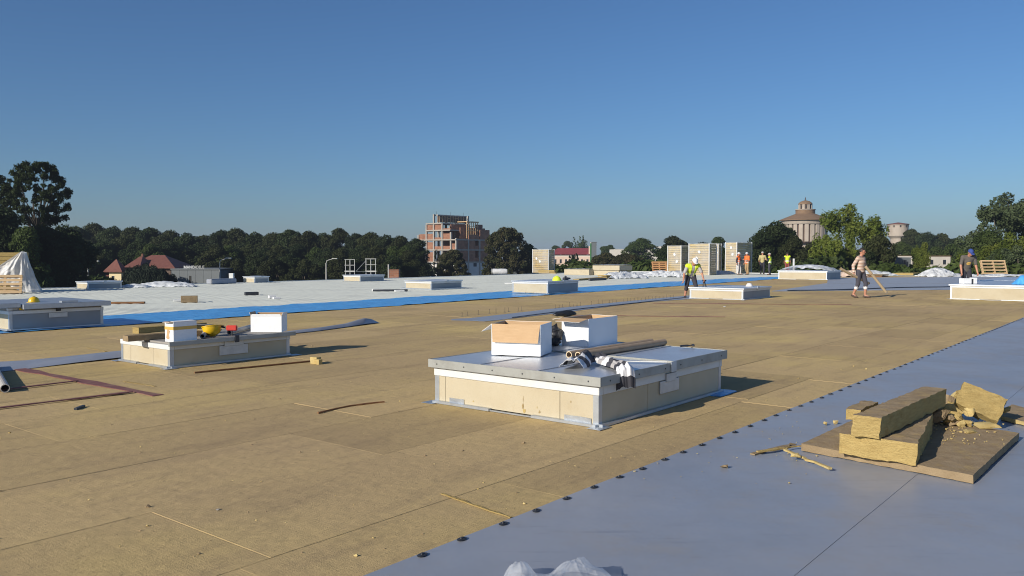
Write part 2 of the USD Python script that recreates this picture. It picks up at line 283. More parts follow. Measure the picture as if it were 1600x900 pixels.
M['shirt_dark'] = pm('shirt_dark', (0.03, 0.03, 0.04), (0.045, 0.045, 0.055), 6, 0.9)
M['trousers_dark'] = pm('trousers_dark', (0.022, 0.021, 0.030), (0.035, 0.033, 0.045), 6, 0.9)
M['trousers_denim'] = pm('trousers_denim', (0.06, 0.058, 0.075), (0.038, 0.037, 0.05), 9, 0.9)
M['trousers_white'] = pm('trousers_white', (0.58, 0.55, 0.52), (0.5, 0.47, 0.44), 6, 0.9)
M['trousers_khaki'] = pm('trousers_khaki', (0.36, 0.25, 0.13), (0.30, 0.20, 0.10), 6, 0.9)
M['trousers_red'] = pm('trousers_red', (0.28, 0.07, 0.06), (0.22, 0.055, 0.05), 6, 0.9)
M['shoe'] = pm('shoe', (0.09, 0.055, 0.04), (0.06, 0.04, 0.03), 8, 0.7)
M['cap_blue'] = pm('cap_blue', (0.03, 0.06, 0.24), (0.025, 0.05, 0.20), 8, 0.8)
M['cloth_white'] = pm('cloth_white', (0.66, 0.65, 0.66), (0.6, 0.6, 0.6), 8, 0.9)
M['concrete'] = pm('concrete', (0.33, 0.295, 0.255), (0.27, 0.245, 0.21), 0.8, 0.9, bump=0.01, bscale=3)
M['concrete_white'] = pm('concrete_white', (0.52, 0.49, 0.46), (0.45, 0.43, 0.41), 0.6, 0.9)
M['chip'] = pm('chip', (0.33, 0.25, 0.12), (0.25, 0.18, 0.085), 30, 0.9)
M['brick'] = None
M['void'] = pm('void', (0.03, 0.028, 0.025), (0.04, 0.036, 0.03), 1, 0.9)
M['roof_red'] = pm('roof_red', (0.165, 0.060, 0.042), (0.125, 0.044, 0.032), 2, 0.8, rnd=0.12)
M['roof_crimson'] = pm('roof_crimson', (0.24, 0.045, 0.05), (0.20, 0.035, 0.04), 0.5, 0.7)
M['plaster_cream'] = pm('plaster_cream', (0.72, 0.60, 0.36), (0.66, 0.54, 0.31), 1, 0.85)
M['plaster_white'] = pm('plaster_white', (0.56, 0.52, 0.46), (0.50, 0.465, 0.41), 0.5, 0.85)
M['plaster_pink'] = pm('plaster_pink', (0.60, 0.46, 0.36), (0.54, 0.41, 0.32), 0.5, 0.85)
M['metal_grey'] = pm('metal_grey', (0.13, 0.145, 0.15), (0.11, 0.122, 0.13), 0.5, 0.6)
M['tower_stone'] = pm('tower_stone', (0.38, 0.325, 0.27), (0.33, 0.28, 0.225), 0.4, 0.9, dirt=(0.27, 0.22, 0.17), dscale=0.25)
M['tower_dark'] = pm('tower_dark', (0.14, 0.095, 0.07), (0.11, 0.075, 0.055), 0.5, 0.9)
M['tower_roof'] = pm('tower_roof', (0.20, 0.125, 0.07), (0.155, 0.098, 0.055), 0.7, 0.85, stretch=(1, 1, 3))
M['window'] = pm('window_glass', (0.03, 0.035, 0.045), (0.04, 0.045, 0.055), 1, 0.15)
M['bark'] = pm('bark', (0.085, 0.065, 0.045), (0.06, 0.045, 0.03), 3, 0.9, stretch=(1, 1, 0.3))
M['bark_pale'] = pm('bark_pale', (0.20, 0.17, 0.13), (0.13, 0.11, 0.085), 3, 0.9, stretch=(1, 1, 0.3))
M['ground'] = pm('ground', (0.06, 0.07, 0.03), (0.09, 0.08, 0.05), 0.05, 0.95, world=True)
M['pole'] = pm('pole', (0.42, 0.41, 0.38), (0.36, 0.35, 0.33), 2, 0.5)
M['rail'] = pm('rail_paint', (0.40, 0.40, 0.38), (0.36, 0.36, 0.34), 4, 0.5)
M['green_glass'] = pm('green_glass', (0.04, 0.14, 0.05), (0.05, 0.18, 0.06), 1, 0.3)
M['film'] = film_mat('film', (0.80, 0.82, 0.84), 0.30, 0.25, 0.01, 9.0, 0.35)
M['film_wrap'] = film_mat('film_wrap', (0.66, 0.66, 0.64), 0.74, 0.35, 0.0004, 2.5, 0.2, 1.2)
M['film_clear'] = film_mat('film_clear', (0.86, 0.88, 0.90), 0.62, 0.12, 0.003, 26.0, 0.5)
M['film_milky'] = film_mat('film_milky', (0.78, 0.78, 0.77), 0.06, 0.4, 0.01, 6.0, 0.3)
def brick_mat():
    N = {'t': ('texture_coordinate', {}), 's': ('separate_xyz', {}), 'a': ('math', {'math_type': 'add'}), 'c': ('combine_xyz', {}),
         'k': ('brick_texture', {'color1': (0.30, 0.14, 0.085), 'color2': (0.22, 0.10, 0.062), 'mortar': (0.25, 0.18, 0.135), 'scale': 1.0, 'brick_width': 0.5, 'row_height': 0.25, 'mortar_size': 0.018}),
         'n': ('noise_texture', {'scale': 0.7, 'detail': 4.0}), 'r': ('rgb_ramp', {'ramp': [(0.3, (0.75, 0.75, 0.75)), (0.7, (1.2, 1.15, 1.1))]}), 'm': ('mix', {'mix_type': 'multiply', 'fac': 1.0}), 'p': ('principled_bsdf', {'roughness': 0.9, 'specular_ior_level': 0.2})}
    L = [('t.object', 's.vector'), ('s.x', 'a.value1'), ('s.y', 'a.value2'), ('a.value', 'c.x'), ('s.z', 'c.y'), ('c.vector', 'k.vector'), ('t.object', 'n.vector'), ('n.fac', 'r.fac'), ('k.color', 'm.color1'), ('r.color', 'm.color2'), ('m.color', 'p.base_color')]
    return usdkit.material(stage, '/World/Looks/brick', N, L, surface='p.BSDF')
M['brick'] = brick_mat()
def stripe_mat(name, base, stripes, period, soft=0.1):
    N = {'t': ('texture_coordinate', {}), 's': ('separate_xyz', {}), 'n': ('noise_texture', {'scale': 6.0}), 'na': ('math', {'math_type': 'multiply_add', 'value2': 0.03, 'value3': 0.0}), 'ad': ('math', {'math_type': 'add'}),
         'k': ('math', {'math_type': 'divide', 'value2': period}), 'f': ('math', {'math_type': 'fraction'}), 'r': ('rgb_ramp', {'ramp': [(0, base), (0.40, base), (0.45, stripes[0]), (0.62, stripes[0]), (0.67, base), (0.78, stripes[1]), (0.9, stripes[1]), (0.95, base)]}), 'p': ('principled_bsdf', {'roughness': 0.9})}
    L = [('t.object', 's.vector'), ('t.object', 'n.vector'), ('n.fac', 'na.value1'), ('s.z', 'ad.value1'), ('na.value', 'ad.value2'), ('ad.value', 'k.value1'), ('k.value', 'f.value1'), ('f.value', 'r.fac'), ('r.color', 'p.base_color')]
    return usdkit.material(stage, '/World/Looks/' + name, N, L, surface='p.BSDF')
M['striped_shirt'] = stripe_mat('striped_shirt', (0.50, 0.36, 0.27), [(0.24, 0.13, 0.10), (0.62, 0.54, 0.46)], 0.11)
M['leaf_dark'] = leaf_mat('leaf_dark', (0.034, 0.056, 0.017), (0.060, 0.085, 0.024), 0.25, 0.2)
M['leaf_olive'] = leaf_mat('leaf_olive', (0.050, 0.065, 0.019), (0.082, 0.095, 0.029), 0.25, 0.25)
M['leaf_mid'] = leaf_mat('leaf_mid', (0.072, 0.115, 0.027), (0.115, 0.155, 0.038), 0.3, 0.25)
M['leaf_bright'] = leaf_mat('leaf_bright', (0.17, 0.24, 0.035), (0.30, 0.34, 0.06), 0.3, 0.3)
M['leaf_rust'] = leaf_mat('leaf_rust', (0.048, 0.066, 0.022), (0.12, 0.10, 0.042), 0.9, 0.2)
M['leaf_conifer'] = leaf_mat('leaf_conifer', (0.020, 0.034, 0.018), (0.035, 0.050, 0.024), 0.6, 0.1)
M['leaf_silver'] = leaf_mat('leaf_silver', (0.10, 0.14, 0.06), (0.15, 0.19, 0.085), 0.5, 0.25)

# ------------------------------------------------------------------ setting: ground, roof body, steel deck, insulation boards, membranes, blue film
GZ = -7.0
single('ground', cat([box(-1500, 1500, -400, 2600, GZ - 0.5, GZ)]), M['ground'], kind='structure')
U0, U1, V0, V1 = -9.0, 68.8, -34.0, 41.6            # the roof's outline in the grid
DECK = -0.035
single('roof_slab', box(U0, U1, V0, V1, -0.55, -0.104), M['slab'], rz=RA, kind='structure')
single('warehouse_wall', cat([box(U0 + .1, U1 - .1, V1 - .25, V1 - .02, GZ, -0.552), box(U0 + .1, U1 - .1, V0 + .02, V0 + .25, GZ, -0.552), box(U0 + .02, U0 + .25, V0 + .3, V1 - .3, GZ, -0.552), box(U1 - .25, U1 - .02, V0 + .3, V1 - .3, GZ, -0.552)]),
       M['metal_grey'], rz=RA, kind='structure')
def blue_edge(u): return 18.05 + 0.047 * (u - 5)
deck = UsdGeom.Xform.Define(stage, '/World/steel_deck'); place(deck, (0, 0, 0), RA); tag(deck, kind='structure')
PITCH = 0.28
def deck_sheet(u0, n, v0, v1):
    prof = []
    for i in range(n):
        a = u0 + i * PITCH
        prof += [(a, -0.014), (a + .08, -0.014), (a + .13, 0.0), (a + .23, 0.0)]
    prof.append((u0 + n * PITCH, -0.014)); P = np.array(prof)
    x = np.stack([P[:, 0], P[:, 0]], 1); z = np.stack([P[:, 1], P[:, 1]], 1) + DECK; y = np.tile([v0, v1], (len(P), 1))
    return sheet(x, y, z)
u = U0
while u < U1 - 1.2:
    a, b = blue_edge(u + .56) + .05, V1
    part(deck, 'deck_sheet', deck_sheet(u, 4, a + 0.0, b - 0.001 * rng.random()), M['deck']); u += 4 * PITCH
u = 64.62
for k in range(3):
    part(deck, 'deck_sheet', deck_sheet(u, 4, -34, blue_edge(u) - .01), M['deck']); u += 4 * PITCH
part(deck, 'edge_trim', cat([box(U0, U1, V1 + .002, V1 + .03, DECK - .2, DECK + .03), box(U1 + .12, U1 + .15, V0, V1, DECK - .2, DECK + .03)]), M['white_trim'])

roof = UsdGeom.Xform.Define(stage, '/World/insulation_layer'); place(roof, (0, 0, 0), RA); tag(roof, kind='structure')
boards = []
for r in range(-4, 16):
    v0 = 2.4 + 1.2 * r; off = rng.random() * 2.0
    for c in range(-5, 36):
        u0 = c * 2.0 + off - 1.0; u1 = min(u0 + 2.0, 64.6)
        if u1 - u0 < .1: continue
        ga, gb = rng.random() * .005 + .0025, .0002 + .005 * (rng.random() < .025)
        if r == 2: ga += .004
        a, b, c0, c1 = u0 + gb, u1 - gb, v0 + ga / 2, v0 + 1.2 - ga / 2
        ya, yb = min(c1, blue_edge(a)), min(c1, blue_edge(b))
        if min(ya, yb) - c0 < 0.05: continue
        h = rng.normal(0, .0009)
        t = [h + rng.normal(0, .0004) for _ in range(4)]
        boards.append(((a, b, c0, ya, yb, t), uv((u0 + u1) / 2, v0 + .6)))
def board_mesh(q):
    a, b, c0, ya, yb, t = q; ch = .0015
    P = [(a, c0), (b, c0), (b, yb), (a, ya)]; m = np.mean(P, 0); v = []
    for (x, y), z in zip(P, t): v.append((x, y, -0.1))
    for (x, y), z in zip(P, t): v.append((x, y, z - ch))
    for (x, y), z in zip(P, t): v.append((x + np.sign(m[0] - x) * .0004, y + np.sign(m[1] - y) * ch, z))
    f = []
    for k in range(4):
        j = (k + 1) % 4
        f += [(k, j, 4 + j), (k, 4 + j, 4 + k), (4 + k, 4 + j, 8 + j), (4 + k, 8 + j, 8 + k)]
    f += [(8, 9, 10), (8, 10, 11)]
    return trimesh.Trimesh(v, f, process=False)
def in_view(p, m=1.15): return p[1] > 1.5 and abs(p[0] / p[1]) < 800 / FOC * m + 2.0 / p[1]
vis = sorted([b for b in boards if in_view(b[1]) and to_uv(b[1])[1] > 1.6], key=lambda b: np.hypot(*b[1]))
for q, p in vis[:290]: part(roof, 'insulation_board', board_mesh(q), M['wool_top'])
ids = {id(b) for b in vis[:290]}
part(roof, 'far_boards', cat([board_mesh(b[0]) for b in boards if id(b) not in ids]), M['wool_top'], kind='stuff')

# grey membrane in the foreground: two overlapping rolls and their fixing plates
EDGE = 3.03
def wavy(u, v, amp, sc, seed): return amp * (meshkit.fbm(np.stack([u * sc, v * sc, 0 * u], -1), 3, seed) - .35)
memb = UsdGeom.Xform.Define(stage, '/World/roof_membrane'); place(memb, (0, 0, 0), RA); tag(memb, kind='structure')
def roll(v0, v1, z, seed, u0=-8.0, u1=40.0, nu=300, nv=14, mat='membrane', name='membrane_roll', edge=0.012):
    U, V = np.meshgrid(np.linspace(u0, u1, nu), np.linspace(v0, v1, nv), indexing='ij')
    Z = z + np.maximum(wavy(U, V, .008, 1.1, 3), 0)
    V = V + edge * (meshkit.noise(np.stack([U * 1.3, 0 * U, 0 * U + seed], -1)) - .5) * (V > v1 - .2)
    return part(memb, name, sheet(U, V, Z, .0025), M[mat], True)
roll(1.42, EDGE, .0080, 3); roll(-.25, 1.50, .0055, 4); roll(-1.9, -.18, .0080, 5); roll(-9.0, -1.8, .0055, 6, nv=40)
EU = np.linspace(2.0, 24.0, 60)
for k, px in enumerate(np.arange(2.98, 24, 0.318)):
    uu = px + rng.normal(0, .012); vv = EDGE - .035 + rng.normal(0, .004)
    zz = .0080 + .0045
    pl = lathe([(0.0001, 0), (.034, 0), (.036, .003), (.024, .006), (.012, .005), (.010, .012), (.0001, .012)], 14)
    pl.apply_scale((1.0, 0.62, 1)); rot(pl, rng.normal(0, 8)); move(pl, uu, vv, zz)
    part(memb, 'fastener_plate', pl, M['steel_dark'])

# the grey strip of membrane unrolled across the boards, with a fold standing up beside the crated hatch
def ribbon(name, pts_lo, pts_hi, z, mat, label, cat_, nu=60, nv=6, amp=.006, seed=0, lift=None, thick=.003):
    lo, hi = np.array([at(*p) for p in pts_lo]), np.array([at(*p) for p in pts_hi])
    def interp(P, t):
        s = np.r_[0, np.cumsum(np.linalg.norm(np.diff(P, axis=0), axis=1))]; s /= s[-1]
        return np.stack([np.interp(t, s, P[:, k]) for k in (0, 1)], -1)
    t = np.linspace(0, 1, nu); A, B = interp(lo, t), interp(hi, t); w = np.linspace(0, 1, nv)[None, :, None]
    P = A[:, None] * (1 - w) + B[:, None] * w; X, Y = P[..., 0], P[..., 1]
    Z = z + np.maximum(amp * 2 * (meshkit.fbm(np.stack([X * 1.7, Y * 1.7, 0 * X], -1), 3, seed) - .3), 0)
    if lift is not None: Z = Z + lift(t[:, None] + 0 * X, w[..., 0] + 0 * X)
    m = sheet(X, Y, Z, thick)
    if np.mean(m.face_normals[: (nu - 1) * (nv - 1) * 2, 2]) < 0: m.invert()
    return single(name, m, mat, label, cat_, smooth=40)
ribbon('membrane_strip', [(705, 500.5), (760, 502.5), (860, 491), (1000, 473), (1140, 463)], [(705, 499), (740, 497), (860, 483), (1000, 469), (1125, 457.5)], .006, M['membrane'], 'long flat grey membrane strip lined with standing screws, ending by the bent worker', 'membrane strip', nu=90)
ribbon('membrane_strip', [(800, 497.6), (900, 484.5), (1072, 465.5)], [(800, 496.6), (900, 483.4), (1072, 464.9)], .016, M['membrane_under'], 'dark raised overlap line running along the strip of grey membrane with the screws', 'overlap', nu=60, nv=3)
ribbon('membrane_strip', [(-30, 585), (40, 577), (120, 568), (205, 559)], [(-30, 567), (40, 564), (120, 556), (205, 547)], .006, M['membrane'], 'grey membrane strip lying left of the hatch with the yellow helmet', 'membrane strip', nu=50, nv=9,
       lift=lambda t, w: .055 * np.clip(t * 2.2 - .6, 0, 1) * np.exp(-((w - .35) / .3) ** 2))
def fold(t, w):
    ridge = np.interp(t, [0, .62, .84, .92, 1], [.05, .075, .15, .11, 0.01])
    return ridge * np.maximum(0, 1 - np.abs(w - .45) / .5) ** .8
ribbon('folded_membrane', [(440, 524), (500, 517.5), (555, 510), (592, 505)], [(440, 521.5), (500, 515), (555, 507.2), (590, 503.8)], .004, M['membrane'], 'grey membrane folded up to a peaked end, right of the hatch with the yellow helmet', 'folded membrane', nu=60, nv=11, lift=fold)

# membrane laid on the far right of the roof
P = [(1206, 455.6), (1300, 454.6), (1480, 453), (1700, 450)]
ribbon('far_membrane', P, [(1206, 455), (1292, 442.5), (1480, 442.5), (1700, 442)], .006, M['membrane_pale'], 'grey membrane sheet laid behind the man carrying tubes, nearer of two lengths', 'membrane sheet', nu=80, nv=10)
ribbon('far_membrane', [(1292, 443.5), (1480, 443.4), (1700, 443)], [(1294, 434.5), (1480, 433.2), (1700, 432.8)], .014, M['membrane_pale'], 'grey membrane sheet behind the man carrying tubes, farther length by the roof edge', 'membrane sheet', nu=60, nv=10)
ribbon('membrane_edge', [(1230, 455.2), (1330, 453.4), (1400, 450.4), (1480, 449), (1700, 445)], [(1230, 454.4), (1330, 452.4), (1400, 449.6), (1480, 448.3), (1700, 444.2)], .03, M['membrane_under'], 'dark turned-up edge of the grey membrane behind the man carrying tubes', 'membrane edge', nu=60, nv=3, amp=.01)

# blue film
U, V = np.meshgrid(np.linspace(-6, 61.5, 620), np.linspace(0, 1, 34), indexing='ij')
lo = blue_edge(U) - .10 - .06 * meshkit.noise(np.stack([U * 2.3, 0 * U, 0 * U], -1), 8); hi = np.minimum(lo + np.interp(U, [-6, 10, 45, 56, 61.5], [3.5, 3.5, 3.5, 2.7, .3]), 99) + .14 * (meshkit.noise(np.stack([U * 1.1, 0 * U, 0 * U], -1), 5) - .5)
W = lo + (hi - lo) * V
Z = DECK + .010 + .07 * np.abs(meshkit.fbm(np.stack([U * .9, W * 1.6, 0 * U], -1), 4, 9) - .5) + (.030 - DECK * 0) * np.exp(-((V) / .10) ** 4) + .05 * np.maximum(meshkit.fbm(np.stack([U * .5, W * 3.0, 0 * U], -1), 3, 21) - .55, 0)
single('blue_film', sheet(U, W, Z), M['blue'], 'long bright blue plastic film laid along the edge of the white deck', 'plastic film', rz=RA, smooth=True)

# crumbs, wool dust and slivers scattered over the boards
def chunk(r, seed, flat=.6):
    g = np.random.default_rng(seed); p = g.normal(size=(11, 3)); p /= np.linalg.norm(p, axis=1, keepdims=True)
    p *= (0.6 + .5 * g.random((11, 1))) * r * np.array([1, .75, flat]); return hull(p)
cr = []
g = np.random.default_rng(31)
for k in range(340):
    py = 900 - 400 * g.random() ** .55; px = g.uniform(-20, 1400); p = at(px, py)
    if to_uv(p)[1] < EDGE + .1 or to_uv(p)[1] > 18: continue
    s = g.choice([.006, .009, .014, .022], p=[.55, .32, .11, .02]); m = chunk(s, 1000 + k); move(m, p[0], p[1], s * .3); cr.append(m)
single('wool_crumbs', cat(cr[::2]), M['wool_pale'], 'pale crumbs of wool scattered over the insulation boards', 'crumbs', kind='stuff')
single('dark_crumbs', cat(cr[1::2]), M['wool_brown'], 'dark crumbs of dirt scattered over the insulation boards', 'crumbs', kind='stuff')
cr = []
for k in range(70):
    px, py = g.normal(1215, 40), g.normal(690, 22)
    if k % 2: px, py = g.normal(1010, 90), g.normal(735, 30)
    p = at(px, py)
    s = g.choice([.005, .008, .013], p=[.6, .3, .1]); m = chunk(s, 4000 + k, .4); move(m, p[0], p[1], .014 + s * .2); cr.append(m)
single('wool_crumbs', cat(cr), M['wool_pale'], 'crumbs of wool along the edge of the grey membrane near the offcuts', 'crumbs', kind='stuff')
def strip(name, p0, p1, w, h, mat, label, cat_, z=0.002, group=None, jag=0.0, n=10, seed=0, bend=0.0):
    a, b = at(*p0), at(*p1); t = np.linspace(0, 1, n); d = (b - a) / np.linalg.norm(b - a); s = np.array([-d[1], d[0]])
    g = np.random.default_rng(seed)
    C = a + (b - a) * t[:, None] + s * (jag * g.normal(size=(n, 1)) + bend * np.sin(np.pi * t)[:, None]); ww = w / 2 * (1 + (.5 * g.normal(size=(n, 1)) * (jag > 0)).clip(-.6, .6))
    L, R = C + s * ww, C - s * ww
    o = a.copy()
    X = np.stack([R[:, 0], L[:, 0]], 1) - o[0]; Y = np.stack([R[:, 1], L[:, 1]], 1) - o[1]
    m = sheet(X, Y, np.full_like(X, z + h), h)
    if m.face_normals[0, 2] < 0: m.invert()
    return single(name, m, mat, label, cat_, (o[0], o[1], 0), group=group)
strip('maroon_lath', (30, 577), (247, 618.5), .15, .006, M['maroon'], 'wide maroon strip lying obliquely on the boards at left, crossing the two thin strips', 'strip', seed=1, jag=.002)
strip('maroon_lath', (-60, 619), (122, 597), .04, .012, M['maroon'], 'upper of two thin maroon strips at left, its end at the wide strip', 'strip', z=.012, jag=.002, seed=2)
strip('maroon_lath', (-60, 647), (207, 614.5), .05, .012, M['maroon'], 'lower and longer of two thin maroon strips at left', 'strip', z=.012, jag=.002, seed=3)
strip('red_line', (862, 492.6), (1133, 495.6), .07, .008, M['maroon'], 'thin red strip lying on the boards just behind the white cartons', 'strip', z=.004, jag=.004, seed=4)
strip('red_line', (1020, 474), (1330, 476.5), .10, .008, M['maroon'], 'thin red strip lying in front of the hatch where the vested worker bends', 'strip', z=.004, jag=.004, seed=5)
strip('wood_lath', (304, 583.5), (486, 565.5), .03, .02, M['lath'], 'thin brown lath leading to a pale lump, in front of the hatch with the helmet', 'lath', seed=6)
strip('wool_sliver', (497, 646.5), (600, 629), .022, .014, M['lath'], 'curved dark brown sliver on the boards left of the big near hatch', 'sliver', bend=.07, n=14, jag=.003, seed=7)
strip('wool_sliver', (692, 772), (797, 810), .016, .006, M['wool'], 'straight pale yellow sliver in a board joint beside the grey membrane edge', 'sliver', jag=.004, seed=8)
strip('wool_sliver', (193, 596), (243, 604), .022, .003, M['wool'], 'pale yellow sliver right of the wide maroon strip', 'sliver', jag=.004, seed=9)
strip('wool_sliver', (136, 543.5), (166, 549.5), .03, .003, M['wool'], 'pale yellow sliver behind the membrane strip at far left', 'sliver', jag=.004, seed=10)
strip('dark_scrap', (118, 641), (131, 636), .03, .02, M['steel_dark'], 'small dark scrap on the board below the maroon strips', 'scrap', seed=12)
p = at(493, 568); m = rough(cat([fine_box(-.06, .06, -.045, .045, 0, .09, .03, .012, 12, 3), move(fine_box(-.05, .05, -.03, .04, 0, .07, .03, .012, 12, 4), .09, -.05)]), 0, 1); single('wool_lump', rot(m, -30), M['wool_pale'], 'pale broken lump of wool at the end of the brown lath', 'wool lump', (p[0], p[1], 0))
for k, (px, py, s, lab) in enumerate([(341, 797, .02, 'small greyish clump lying alone on the near boards at left'), (798, 508, .05, 'small pale clump on the boards right of the white cartons' ), (1132, 480, .06, 'white scrap on the boards in front of the hatch by the bent worker'), (1131, 733, .05, 'flat brown flake of wool on the grey membrane left of the offcuts')]):
    if k == 1: continue
    p = at(px, py); m = chunk(s, 50 + k, .35); single('wool_flake', move(m, 0, 0, s * .2 + (.012 if k == 3 else 0)), M[['grey_board', 'wool_pale', 'cloth_white', 'wool_brown'][k]], lab, 'flake', (p[0], p[1], 0))
p0, p1 = at(-6, 612, .05), at(-30, 575, .05); q0, q1 = at(8, 607, .048), at(-12, 570, .048)
single('cardboard_tube', pipe((q0[0], q0[1], .048), (q1[0], q1[1], .048), .048, .008), M['grey_tube'], 'short grey cardboard tube at the left picture edge near the maroon strips', 'tube')
# screws standing along the strip
scr = cat([lathe([(0.0001, .10), (.010, .10), (.012, .104), (.0001, .106)], 8), tube([(0, 0, 0), (0, 0, .10)], .0042, 6), move(lathe([(0.0001, 0), (.038, 0), (.036, .004), (.0001, .004)], 10), 0, 0, .0)])
first = None; k = 0
for px in np.r_[722, 731, 748, 765, 775, 789, 795, 810, 815, np.arange(868, 1076, 5.6)]:
    if px > 866 and g.random() < .14: continue
    py = np.interp(px, [720, 800, 870, 1000, 1075], [495, 487, 481, 469.5, 463.5]) + g.normal(0, .4); p = at(px, py)
    lab = f'dark standing screw, {nth(k)} from the left of the row along the membrane strip'; k += 1
    if first is None:
        first = UsdGeom.Xform.Define(stage, '/World/roofing_screw'); _used[('', 'roofing_screw')] = 1; place(first, (p[0], p[1], 0), 0); tag(first, lab, 'screw', 'screws standing along the membrane strip')
        tl = rot(scr.copy(), 0); part(first, 'screw_body', tl, M['steel_dark'])
    else:
        x = copy_of(first, 'roofing_screw', lab, 'screw', (p[0], p[1], 0), float(g.uniform(0, 360)), (1, 1, float(g.uniform(.7, 1.25))), 'screws standing along the membrane strip')

# ------------------------------------------------------------------ roof hatches: local x runs along D1 (shaded long side), local y along D2 (sunlit side)
HATCH = {}
def hatch(key, N, lpx, rpx, top, label, z=0.0, lid='double', joints=(), jr=(), skirt=None, group='roof hatches'):
    n = at(*N, z); a = reach(n, D2, lpx); b = reach(n, D1, rpx); h = height_at(n, top) - z
    t = thing('roof_hatch', label, 'roof hatch', (n[0], n[1], z), RA, group)
    HATCH[key] = (n, a, b, z + h)
    hw = h - (.17 if lid == 'double' else .12 if lid == 'flat' else .10); zb = .02
    def pan(x0, x1, y0, y1): return box(x0, x1, y0, y1, zb, hw, .003)
    ys = [0.03] + [a * f for f in joints] + [a - .03]; xs = [0.03] + [b * f for f in jr] + [b - .03]
    for i in range(len(ys) - 1):
        part(t, 'curb_panel', pan(0, .05, ys[i] + .002, ys[i + 1] - .002), M['cream'])
    for i in range(len(xs) - 1):
        part(t, 'curb_panel', pan(xs[i] + .002, xs[i + 1] - .002, 0, .05), M['cream' if key in ('main', 'left') else 'long_side_grey'])  # far hatches: only this long side is darker and greyer than the cream
    part(t, 'curb_panel', pan(b - .05, b, .03, a - .03), M['cream']); part(t, 'curb_panel', pan(.03, b - .03, a - .05, a), M['cream'])
    for (cx, cy, sx, sy) in ((0, 0, 1, 1), (b, 0, -1, 1), (0, a, 1, -1), (b, a, -1, -1)):
        w, th = .055, .004
        L = [(-th, -th), (w, -th), (w, 0), (0, 0), (0, w), (-th, w)]
        part(t, 'corner_angle', prism([(cx + sx * x, cy + sy * y) for x, y in L], zb - .004, hw + .001), M['galv'])
    o = .012; zt = hw + (.085 if lid == 'double' else .07)
    for (x0, x1, y0, y1) in ((-o, .06, -o, a + o), (b - .06, b + o, -o, a + o)):
        part(t, 'top_band', box(x0, x1, y0, y1, hw + .002, zt, .004), M['white_trim'])
    for (y0, y1) in ((-o, .06), (a - .06, a + o)):
        part(t, 'top_band', box(.061, b - .061, y0, y1, hw + .002, zt, .004), M['white_trim'])
    # foot flashing
    for (x0, x1, y0, y1) in ((-.05, -.001, .0, a * .36), (-.05, -.001, a * .62, a * 1.0), (-.035, -.001, a * .36 + .002, a * .62 - .002), (.0, b, -.045, -.001)):
        part(t, 'foot_flashing', box(x0, x1, y0, y1, .003, .03 if abs(x0 + .05) < .001 or y0 < -.01 else .014, .002), M['galv'])
    for (x, y, w, d) in ((-.13, -.1, .19, .14), (-.12, a - .06, .16, .15), (b - .05, -.13, .19, .15)):
        part(t, 'corner_patch', rot(box(x, x + w, y, y + d, .006, .009), 0), M['galv'])
    ov = .055
    if lid == 'double':
        mid = b * .515; z0, z1 = zt + .004, h
        for k, (x0, x1) in enumerate(((-ov, mid - .006), (mid + .006, b + ov))):
            dz = .012 * k
            lf = part(t, 'lid_leaf', box(x0 + .012, x1 - .012, -ov + .012, a + ov - .012, z0 + .03, z1 + dz - .001, .004), M['alu'])
            pth = str(lf.GetPath())
            for (q0, q1, r0, r1) in ((x0, x0 + .0118, -ov, a + ov), (x1 - .0118, x1, -ov, a + ov), (x0 + .012, x1 - .012, -ov, -ov + .0118), (x0 + .012, x1 - .012, a + ov - .0118, a + ov)):
                part(lf, 'rim', box(q0, q1, r0, r1, z0, z1 + dz + .004, .002), M['alu_rim'])
            for f in (.33, .67):
                y = -ov + (a + 2 * ov) * f
                part(lf, 'seam', box(x0 + .02, x1 - .02, y - .006, y + .006, z1 + dz + .0005, z1 + dz + .006, .002), M['galv'])
            sc = []
            for f in np.linspace(.06, .94, 6 if k == 0 else 2):
                if k == 0: sc.append(rot(lathe([(.0001, 0), (.008, 0), (.006, .004), (.0001, .005)], 8), -90, (0, 1, 0)).apply_translation((x0 - .0005, -ov + f * (a + 2 * ov), (z0 + z1) / 2)))
            for f in np.linspace(.12, .88, 3):
                sc.append(rot(lathe([(.0001, 0), (.008, 0), (.006, .004), (.0001, .005)], 8), 90, (1, 0, 0)).apply_translation((x0 + f * (x1 - x0), -ov - .0005, (z0 + z1) / 2 + dz / 2)))
            part(lf, 'screws', cat(sc), M['steel_dark'], kind='stuff')
        part(t, 'hinge_bracket', cat([box(mid - .06, mid + .05, -ov - .012, -ov - .001, z0 - .01, z1 + .016, .003), box(mid - .09, mid + .12, -.030, -.0125, hw - .02, zt - .02, .003)]), M['galv'])
        part(t, 'lock_plate', box(mid - .2, mid + .2, -.018, -.0045, hw - .13, hw - .003, .003), M['galv'])
    elif lid == 'flat':
        lf = part(t, 'lid_leaf', box(-.05, b * .5 - .003, -.05, a + .05, zt + .003, h, .004), M['alu'])
        lf = part(t, 'lid_leaf', box(b * .5 + .003, b + .05, -.05, a + .05, zt + .003, h + .006, .004), M['alu'])
        part(t, 'hinge_bracket', box(b * .5 - .07, b * .5 + .07, -.066, -.051, zt - .03, h + .03, .003), M['galv'])
    elif lid == 'board':
        part(t, 'cover_board', box(.02, b + .01, -.05, a - .02, zt + .003, h, .004), M['grey_board'])
        part(t, 'edge_profile', box(-.055, b + .06, -.09, -.052, zt - .01, h + .02, .004), M['alu_rim'])
        part(t, 'hinge_bracket', box(b * .482, b * .518, -.105, -.091, zt - .03, h + .04, .003), M['steel_dark']); part(t, 'hinge_plate', box(b * .42, b * .58, -.03, -.0125, hw - .015, zt - .015, .003), M['galv'])
